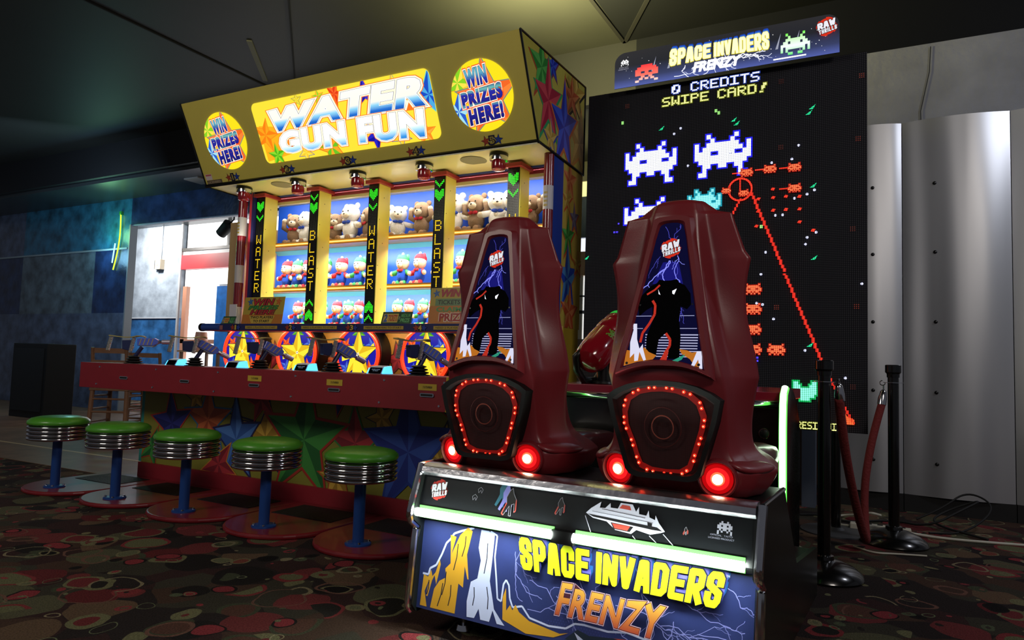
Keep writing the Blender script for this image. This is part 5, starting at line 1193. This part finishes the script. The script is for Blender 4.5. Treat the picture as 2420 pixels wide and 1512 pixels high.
# target ring
n = 40
for k in range(n):
    t0, t1 = 2*pi*k/n, 2*pi*(k+1)/n
    a.poly([(-.763+.078*cos(t0), 2.135+.078*sin(t0)), (-.763+.078*cos(t1), 2.135+.078*sin(t1)), (-.763+.066*cos(t1), 2.135+.066*sin(t1)), (-.763+.066*cos(t0), 2.135+.066*sin(t0))][::-1], rd_)
a.line([(-.763, 2.13), (-.763, 2.2)], .008, rd_); small(-.74, 2.11, .6); small(-.85, 2.135, .55)
def beam(p0, p1, wd, m):
    n = int(math.hypot(p1[0]-p0[0], p1[1]-p0[1])/.012)
    for k in range(n):
        t = k/n; u = round((p0[0]+(p1[0]-p0[0])*t)/px)*px; v = round((p0[1]+(p1[1]-p0[1])*t)/px)*px; a.poly(rect(u, u+wd, v, v+px*.9), m)
beam((-.70, 2.10), (-.286, 1.03), .018, ED('ff3020', 1.4)); beam((-.77, 2.06), (-.90, 1.80), .014, ED('ff3020', 1.4)); beam((-.286, 1.03), (-.11, .66), .014, ED('ff3020', 1.2))
a.poly([(-.19, .66), (-.10, .66), (-.10, .69), (-.14, .71), (-.175, .78)], ED('ff6030', 1.5))
for u, v in ((-1.156, 2.593), (-.826, 2.383), (-1.103, 2.328), (-.411, 2.384), (-.319, 2.091), (-.361, 2.068), (-.434, 2.048), (-.546, 1.948), (-.503, 1.948), (-.773, 1.82), (-.36, 1.796), (-.309, 1.825), (-.603, 1.715), (-.369, 1.754), (-.63, 1.575), (-.619, 1.382), (-.655, 1.391), (-.553, 1.29), (-.37, 1.096), (-.41, .817), (-.147, .935), (-.058, 1.499), (-.57, 2.29), (-.45, 2.30), (-1.2, 2.56)): a.poly(circ(u, v, .0085, 8), ED('d8dcff', 1.4))
for u, v in ((-.333, 2.618), (-.352, 2.585), (-.807, 2.603), (-.788, 2.577), (-1.288, 2.61), (-1.818, 1.734), (-.341, 1.131), (-.326, 2.12), (-.32, 1.667), (-1.0, 2.0)): a.poly([(u-.02, v-.012), (u+.005, v-.012), (u+.02, v+.016), (u+.002, v+.004)], gn_)
for u, v in ((-.922, 2.682), (-.903, 2.665), (-1.569, 2.688), (-.63, 1.883)): a.poly(rect(u-.009, u+.008, v-.012, v+.01), ED('a0f080', 1.2))
for u, v in ((-.562, 2.119), (-.56, 2.064), (-.484, 2.065), (-.405, 2.058), (-.559, 1.982), (-.484, 1.981), (-.404, 1.978), (-.404, 1.897), (-.649, 2.063), (-.649, 1.983), (-.66, 1.887), (-.326, 1.839)): a.poly([(u-.014, v-.006), (u+.006, v-.010), (u+.014, v+.006), (u-.004, v+.010)], rd_)
for u, v in ((-1.55, 2.79), (-.53, 2.80), (-.07, 2.76), (-.09, 2.37), (-.53, 2.37), (-.12, 1.82), (-.3, .86), (-.12, .87), (-.55, 1.35), (-.1, 1.35)):
    for i in range(3):
        for j in range(3): a.poly(rect(u+i*px, u+i*px+.005, v+j*px, v+j*px+.005), ED('a04030', .45))
for u, v in ((-1.62, 1.90), (-1.60, 1.90), (-1.59, 1.96), (-.655, 1.04), (-.655, 1.02)): a.poly(rect(u, u+.014, v, v+.012), ED('5040ff', 1.4))
halo_sprite(['11......11', '111....111', '1111111111', '1111111111', '.11111111.', '...1111...'], -.435, .905, .13, .115, ED('80ffd0', 1.6), ED('10c060', 1))
txt('RESI', -.414, -.30, .662, .043, yl_, ED('788018', .6)); txt('JI', -.25, -.195, .662, .043, yl_)
G2.part('screen_picture', a.mb, screen)
# header sign
hd = WMB(); ol = rrect(-1.605, -.175, 2.905, 3.155, .075); ol2 = [(u, v) for u, v in ol if v > 3.0]+[(-1.605, 2.905), (-.175, 2.905)]
hdr = G2.part('header_sign', WMB().prism(ol2, lambda p, q, t: (p, t, q), 4.50, 4.504, black).prism([(u, max(v, 2.935)) for u, v in ol2], lambda p, q, t: (p, t, q), 4.504, 4.545, black).box(-1.4, -.4, 4.545, 4.62, 2.965, 3.03, black).conv(), screen)
wf = WFr((0, 4.499, 0), (1, 0, 0), (0, 0, 1)); a = Art(wf, w0=.001, dw=.0005); gs = E('1c2138', .8)
a.raw(ol2, grad('header_bg', 2, 2.9, 3.16, [(0, '5c6cc0'), (.25, '38426c'), (.6, '20232c'), (1, '2c2c30')], .8)); a.up(); a.cl = ol2 if False else rect(-1.60, -.18, 2.906, 3.15)
rnd = random.Random(5)
for k in range(60): u, v = rnd.uniform(-1.56, -.22), rnd.uniform(2.93, 3.13); a.poly(circ(u, v, rnd.choice((.002, .003, .0015)), 6), E('ffffff', 1))
for k in range(13): a.bolt((rnd.uniform(-1.15, -.65), 2.99), (rnd.uniform(-1.28, -.5), rnd.uniform(2.91, 3.0)), .004, E('e8ecff', 1.6), rnd)
for u in (-1.33, -1.22, -.53, -.42): a.poly([(u-.012, 2.99), (u+.004, 2.99), (u+.02, 3.09)], E('b0b4c8', .8))
a.up()
ALN = ['...111111...', '.1111111111.', '111111111111', '111..11..111', '111111111111', '...11..11...', '..11.11.11..', '11........11']
ALN2 = ['..1......1..', '...1....1...', '..11111111..', '.11.1111.11.', '111111111111', '1.11111111.1', '1.1......1.1', '...11..11...']
def sprw(rows, u0, v1, w_, h, m):
    a.sprite(rows, u0, v1, w_/len(rows[0]), m, h/len(rows))
sprw(ALN, -1.455, 3.045, .16, .12, grad('alien_red', 2, 2.92, 3.05, [(0, 'ffd8c8'), (.4, 'ff6858'), (1, 'f02830')], 1.3)); sprw(ALN2, -.51, 3.08, .17, .14, grad('alien_green', 2, 2.94, 3.08, [(0, '50d860'), (.4, 'e8fff0'), (.75, 'c0ffb0'), (1, '60e030')], 1.2)); sprw(BOT, -1.56, 3.105, .055, .045, E('ffffff', 1)); a.up()
hw = lambda u, v: (u+.05*(v-3.0)*((u+.9)/-.3), 3.055+(v-3.055)*(1+.25*abs((u+.9)/.32)**1.5))
def both(m, grow=0, du=0, dv=0):
    block(a, 'SPACE', -1.215+du, -.94+du, 3.005+dv, 3.10+dv, .021, m, hw, grow); block(a, 'INVADERS', -.92+du, -.575+du, 3.005+dv, 3.10+dv, .018, m, hw, grow)
for k in range(3): both(E('1c48c0', .9), .0, .002, .022-.003*k)
for k in range(3): both(E('3c7ce0', .9), .0, .001, .012-.003*k)
both(E('d8c818', 1), .003); both(E('fff8b0', 1.5))
a.text('FRENZY', (-1.05, -.75, 2.925, 2.985), E('8c90c0', .9), off=.07, shear=.2); a.text('FRENZY', (-1.05, -.75, 2.925, 2.985), E('ffffff', 2.2), off=.05, shear=.2)
raw_logo(a, -.245, 3.07, .1, lambda h: E(h, 1), .22)
a.text('OFFICIAL TAITO', (-1.565, -1.50, 3.035, 3.043), E('c0c0d0', .8)); a.text('LICENSED PRODUCT', (-1.57, -1.495, 3.022, 3.030), E('c0c0d0', .8))
a.poly(rect(-.55, -.36, 2.91, 2.918), E('ffffff', 2))
G2.part('header_print', a.mb, hdr)

# ================================================================== STANCHIONS, ROPE, CABLES
bkpole = M('stanchion_black', '070808', .22, coat=.5)
def stanchion(x, y, label, hook=0, base=True, h=1.02, ring=True):
    t = Thing('rope_stanchion', label, 'stanchion', (x, y, 0), group=None)
    bs = [(.172, 0), (.175, .01), (.165, .03), (.13, .055), (.08, .075), (.045, .084), (.043, .10), (.033, .104)] if base else [(.2, 0), (.2, .008), (.17, .012), (.05, .016), (.034, .03)]
    t.part('base', MB().lathe(bs, bkpole if base else M('grey_base', '3c3e42', .5), (x, y, .0), (0, 0, 1), 40), smooth='auto')
    t.part('pole', MB().cyl((x, y, bs[-1][1]), (x, y, h-.07), .029, bkpole, 24), smooth='auto')
    t.part('cap', MB().lathe([(.033, 0), (.034, .02), (.042, .03), (.042, .07), (.038, .073), (.028, .066)], bkpole, (x, y, h-.073), (0, 0, 1), 28), smooth='auto')
    if ring:
        rg = MB().lathe([(.034, 0), (.052, .001), (.052, .004), (.034, .005)], chrome, (x, y, h-.105), (0, 0, 1), 28)
        c = Vector((x+hook*.055, y, h-.10)); rg.tube([tuple(c+Vector((hook*(.0+.014*sin(k*pi/6)), 0, .014*cos(k*pi/6)-.006))) for k in range(10)], .003, chrome, 6)
        t.part('hook_ring', rg, smooth='auto')
    return t
stanchion(-.209, 3.65, 'nearest black rope stanchion with domed base beside the giant screen', 1)
stanchion(.103, 4.58, 'black rope stanchion with shiny domed base in front of the metal wall', -1)
stanchion(-.205, 4.72, 'shorter plain black stanchion on a flat grey base, behind the nearest one', 0, False, .86, False)
vel = M('red_velvet', '6c1a1a', .85, bump=.5, bscale=80)
rp = Thing('velvet_rope', 'red velvet rope with chrome ends hanging to the floor between two stanchions', 'rope', (0, 4.1, 0))
P0, P1, P2 = Vector((-.145, 3.66, .84)), Vector((-.03, 4.28, .035)), Vector((.045, 4.52, .80))
pts = [P0, Vector((-.125, 3.76, .60)), Vector((-.095, 3.92, .38)), Vector((-.06, 4.12, .17)), P1, Vector((-.045, 4.36, .16)), Vector((-.045, 4.42, .34)), Vector((-.02, 4.46, .52)), Vector((.012, 4.49, .67)), P2]
def smoothp(p, n=3):
    for _ in range(n):
        q = [p[0]]
        for a_, b_ in zip(p[:-1], p[1:]): q += [a_*.75+b_*.25, a_*.25+b_*.75]
        q.append(p[-1]); p = q
    return p
rp.part('rope', MB().tube(smoothp(pts, 2), .021, vel, 14), smooth=True)
for e0, e1 in ((P0+Vector((0, -.005, .07)), P0+Vector((.004, .01, -.01))), (P2+Vector((.008, .01, .075)), P2+Vector((-.003, -.003, -.01)))):
    rp.part('rope_end', MB().lathe([(.008, 0), (.016, .01), (.019, .03), (.023, .05), (.023, (e1-e0).length)], chrome, e0, e1-e0, 20).tube([e0, e0+Vector((0, 0, .025))], .004, chrome, 8), smooth='auto')
ps = Thing('power_strip', 'white plastic power strip lying on the carpet beside the domed stanchion base', 'power strip', (.02, 4.85, 0))
ps.part('strip_body', MB().box(-.13, .20, 4.82, 4.88, 0.001, .045, P('c4bfae')), bevel=.006)
so = MB()
for k in range(5): so.box(-.10+k*.06, -.07+k*.06, 4.84, 4.865, .045, .047, blackm)
ps.part('socket', so)
def cable(pts, r, m, label): tag(MB().tube(smoothp([Vector(p) for p in pts], 3), r, m, 8).build('power_cable', smooth=True), label, 'cable')
wc = P('b8b4a4'); bc = blackm
cable([(.20, 4.85, .02), (.3, 4.87, .01), (.45, 4.88, .008), (.9, 5.0, .008)], .008, wc, 'white cable running right from the power strip along the carpet')
cable([(-.13, 4.85, .02), (-.2, 4.9, .01), (-.26, 5.1, .01), (-.18, 5.25, .01), (-.08, 5.1, .05), (-.02, 5.0, .09), (.04, 5.05, .07)], .008, wc, 'white looped cable behind the hanging velvet rope')
cable([(-.44, 5.1, .008), (-.3, 5.2, .008), (-.15, 5.0, .008), (.1, 5.3, .008), (.3, 5.1, .02), (.5, 5.2, .14), (.62, 5.3, .2), (.42, 5.35, .1), (.3, 5.2, .03), (.6, 5.0, .008)], .007, bc, 'black tangled cable at the foot of the metal wall')
cable([(-.5, 4.3, .007), (-.3, 4.1, .007), (-.33, 3.9, .007), (-.37, 3.95, .007)], .006, wc, 'thin grey cable on the carpet left of the nearest stanchion')
cable([(-.1, 4.35, .007), (.0, 4.25, .007), (.1, 4.3, .007), (.25, 4.35, .007)], .005, wc, 'thin pale wire loop on the carpet under the velvet rope')
cable([(.3, 5.0, .007), (.5, 5.1, .007), (.7, 5.35, .15), (.55, 5.5, .22), (.4, 5.4, .1), (.25, 5.35, .02)], .006, bc, 'black cable loop standing off the carpet at the right by the metal wall')

# ================================================================== FAR ROOM OBJECTS
wd_ = M('chair_wood', '8a6248', .5, noise=.15)
def chair(label, x, y, rz, seat=.62, top=1.02, w_=.42):
    t = Thing('wooden_chair', label, 'chair', (0, 0, 0), group=None)
    h_ = w_/2
    t.part('seat', MB().box(-h_, h_, -h_, h_, seat-.03, seat, wd_), bevel=.006)
    for sx_ in (-1, 1):
        for sy_ in (-1, 1): t.part('leg', MB().cyl((sx_*(h_-.01), sy_*(h_-.01), .004), (sx_*(h_-.025), sy_*(h_-.03), (seat-.03)), .024, wd_, 10), smooth='auto')
        t.part('back_post', MB().cyl((sx_*(h_-.025), -h_+.03, seat), (sx_*(h_-.03), -h_-.03, top), .019, wd_, 10), smooth='auto')
    for z in (seat+.12, seat+.25, top-.06): t.part('back_slat', MB().box(-h_+.03, h_-.03, -h_-.03, -h_-.01, z, z+.055, wd_))
    st_ = MB()
    for z in (.16, .30, .44):
        st_.cyl((-h_+.02, -h_+.02, z), (h_-.02, -h_+.02, z), .011, wd_, 8).cyl((h_-.02, -h_+.02, z+.03), (h_-.02, h_-.02, z+.03), .011, wd_, 8).cyl((-h_+.02, -h_+.02, z+.03), (-h_+.02, h_-.02, z+.03), .011, wd_, 8)
    t.part('stretcher', st_)
    t.root.location = (x, y, .004); t.root.rotation_euler = (0, 0, rz)
    return t
chair('ladder-back wooden chair seen under the left end of the red counter', -7.5, 4.85, .52, .56, 1.0)
chair('wooden chair whose top rail shows above the red counter, in front of the blue wall', -7.98, 5.6, .5, .5, .96)
tb = Thing('side_table', 'small wooden table with white top in front of the bright window', 'table', (-9.9, 7.9, 0))
tb.part('tabletop', MB().box(-10.4, -9.4, 7.7, 8.3, 1.0, 1.03, P('c89468')))
for x in (-10.35, -9.45):
    for y in (7.75, 8.25): tb.part('leg', MB().box(x-.02, x+.02, y-.02, y+.02, 0, 1.0, wd_))
lp = Thing('terracotta_lamp', 'terracotta coloured lamp standing on the small table by the window', 'lamp', (-10.2, 8.0, 1.03))
lp.part('lamp_body', MB().lathe([(.1, 0), (.08, .15), (.11, .17), (.09, .32)], P('c08060'), (-10.2, 8.0, 1.031), (0, 0, 1), 20), smooth='auto')
eb = Thing('switch_box', 'beige electrical switch box with black side on the pale wall', 'switch box', (-12.8, 8.97, 2.75))
eb.part('box', MB().box(-12.86, -12.70, 8.9, 9.0, 2.66, 2.86, P('b8a890')).box(-12.92, -12.86, 8.93, 9.0, 2.67, 2.85, blackm).box(-12.81, -12.77, 8.895, 8.9, 2.73, 2.78, P('98887a')), bevel=.004)
tag(MB().cyl((-12.80, 8.985, 2.86), (-12.80, 8.985, 3.55), .014, P('a8b0b8'), 8).build('conduit_pipe', smooth=True), 'thin grey conduit pipe running up the pale wall from the switch box', 'pipe')
sl = Thing('spotlight', 'black spotlight hanging in front of the bright upper window', 'spotlight', (-9.3, 7.8, 3.1))
sl.part('housing', MB().cyl((-9.62, 7.8, 2.98), (-9.42, 7.8, 3.13), .085, blackm, 20, .10), smooth='auto')
sl.part('bracket', MB().tube([(-9.42, 7.8, 3.13), (-9.32, 7.8, 3.2), (-9.30, 7.8, 3.55)], .012, blackm, 8))
# glowing tubes added for the neon reflection in the left wall
nb = Thing('neon_reflection', 'tall curved yellow-green neon reflection, built as a tube, on the dark blue wall', 'neon reflection', (-11.3, 7.1, 2.8))
nb.part('tube', MB().tube([(-11.27+.06*sin(k/16*pi)-.11*(k/16), 7.12, 3.30-.95*k/16) for k in range(17)], .011, E('b4f030', 2.2), 8), smooth=True)
nb.part('tube_holder', MB().box(-11.30, -11.24, 7.11, 7.15, 3.28, 3.34, P('2f8c40')))
nb2 = Thing('neon_reflection', 'short pale blue neon reflection, built as a tube, beside the yellow-green one', 'neon reflection', (-11.4, 7.1, 2.6))
nb2.part('tube', MB().tube([(-11.37-.05*k/8, 7.12, 2.80-.33*k/8) for k in range(9)], .011, E('a8e8f0', 1.8), 8), smooth=True)
# dark chair under the screen seen through the gap
dc = Thing('dark_chair', 'dark slatted chair seen through the gap under the giant screen', 'chair', (-.56, 5.75, 0))
q = MB().box(-.60, -.575, 5.7, 5.73, 0, 1.0, P('3a2c24')).box(-.50, -.475, 5.7, 5.73, 0, 1.0, P('3a2c24'))
dc.part('back_frame', q)
q = MB()
for k in range(5): q.box(-.575, -.50, 5.705, 5.725, .35+.13*k, .39+.13*k, P('3a2c24'))
dc.part('back_slat', q)
dc.part('seat', MB().box(-.62, -.46, 5.73, 6.0, .42, .46, P('3a2c24')))
tag(MB().box(-9.0, -8.7, 6.6, 6.9, 3.53, 3.55, M('downlight_trim', 'b0b0b0', .5)).build('ceiling_downlight'), 'small flat downlight in the low dark ceiling at left', 'ceiling light')
# black speaker cabinet at the far left
ls = Thing('speaker_cabinet', 'tall black loudspeaker cabinet against the wall at the far left', 'speaker', (-10.6, 5.6, 0))
ls.part('enclosure', MB().box(-11.0, -10.15, 5.5, 5.9, 0, 1.05, blackm), bevel=.01)
ls.part('grille', MB().box(-10.95, -10.2, 5.49, 5.5, .1, .98, M('speaker_cloth', '141416', .8)))
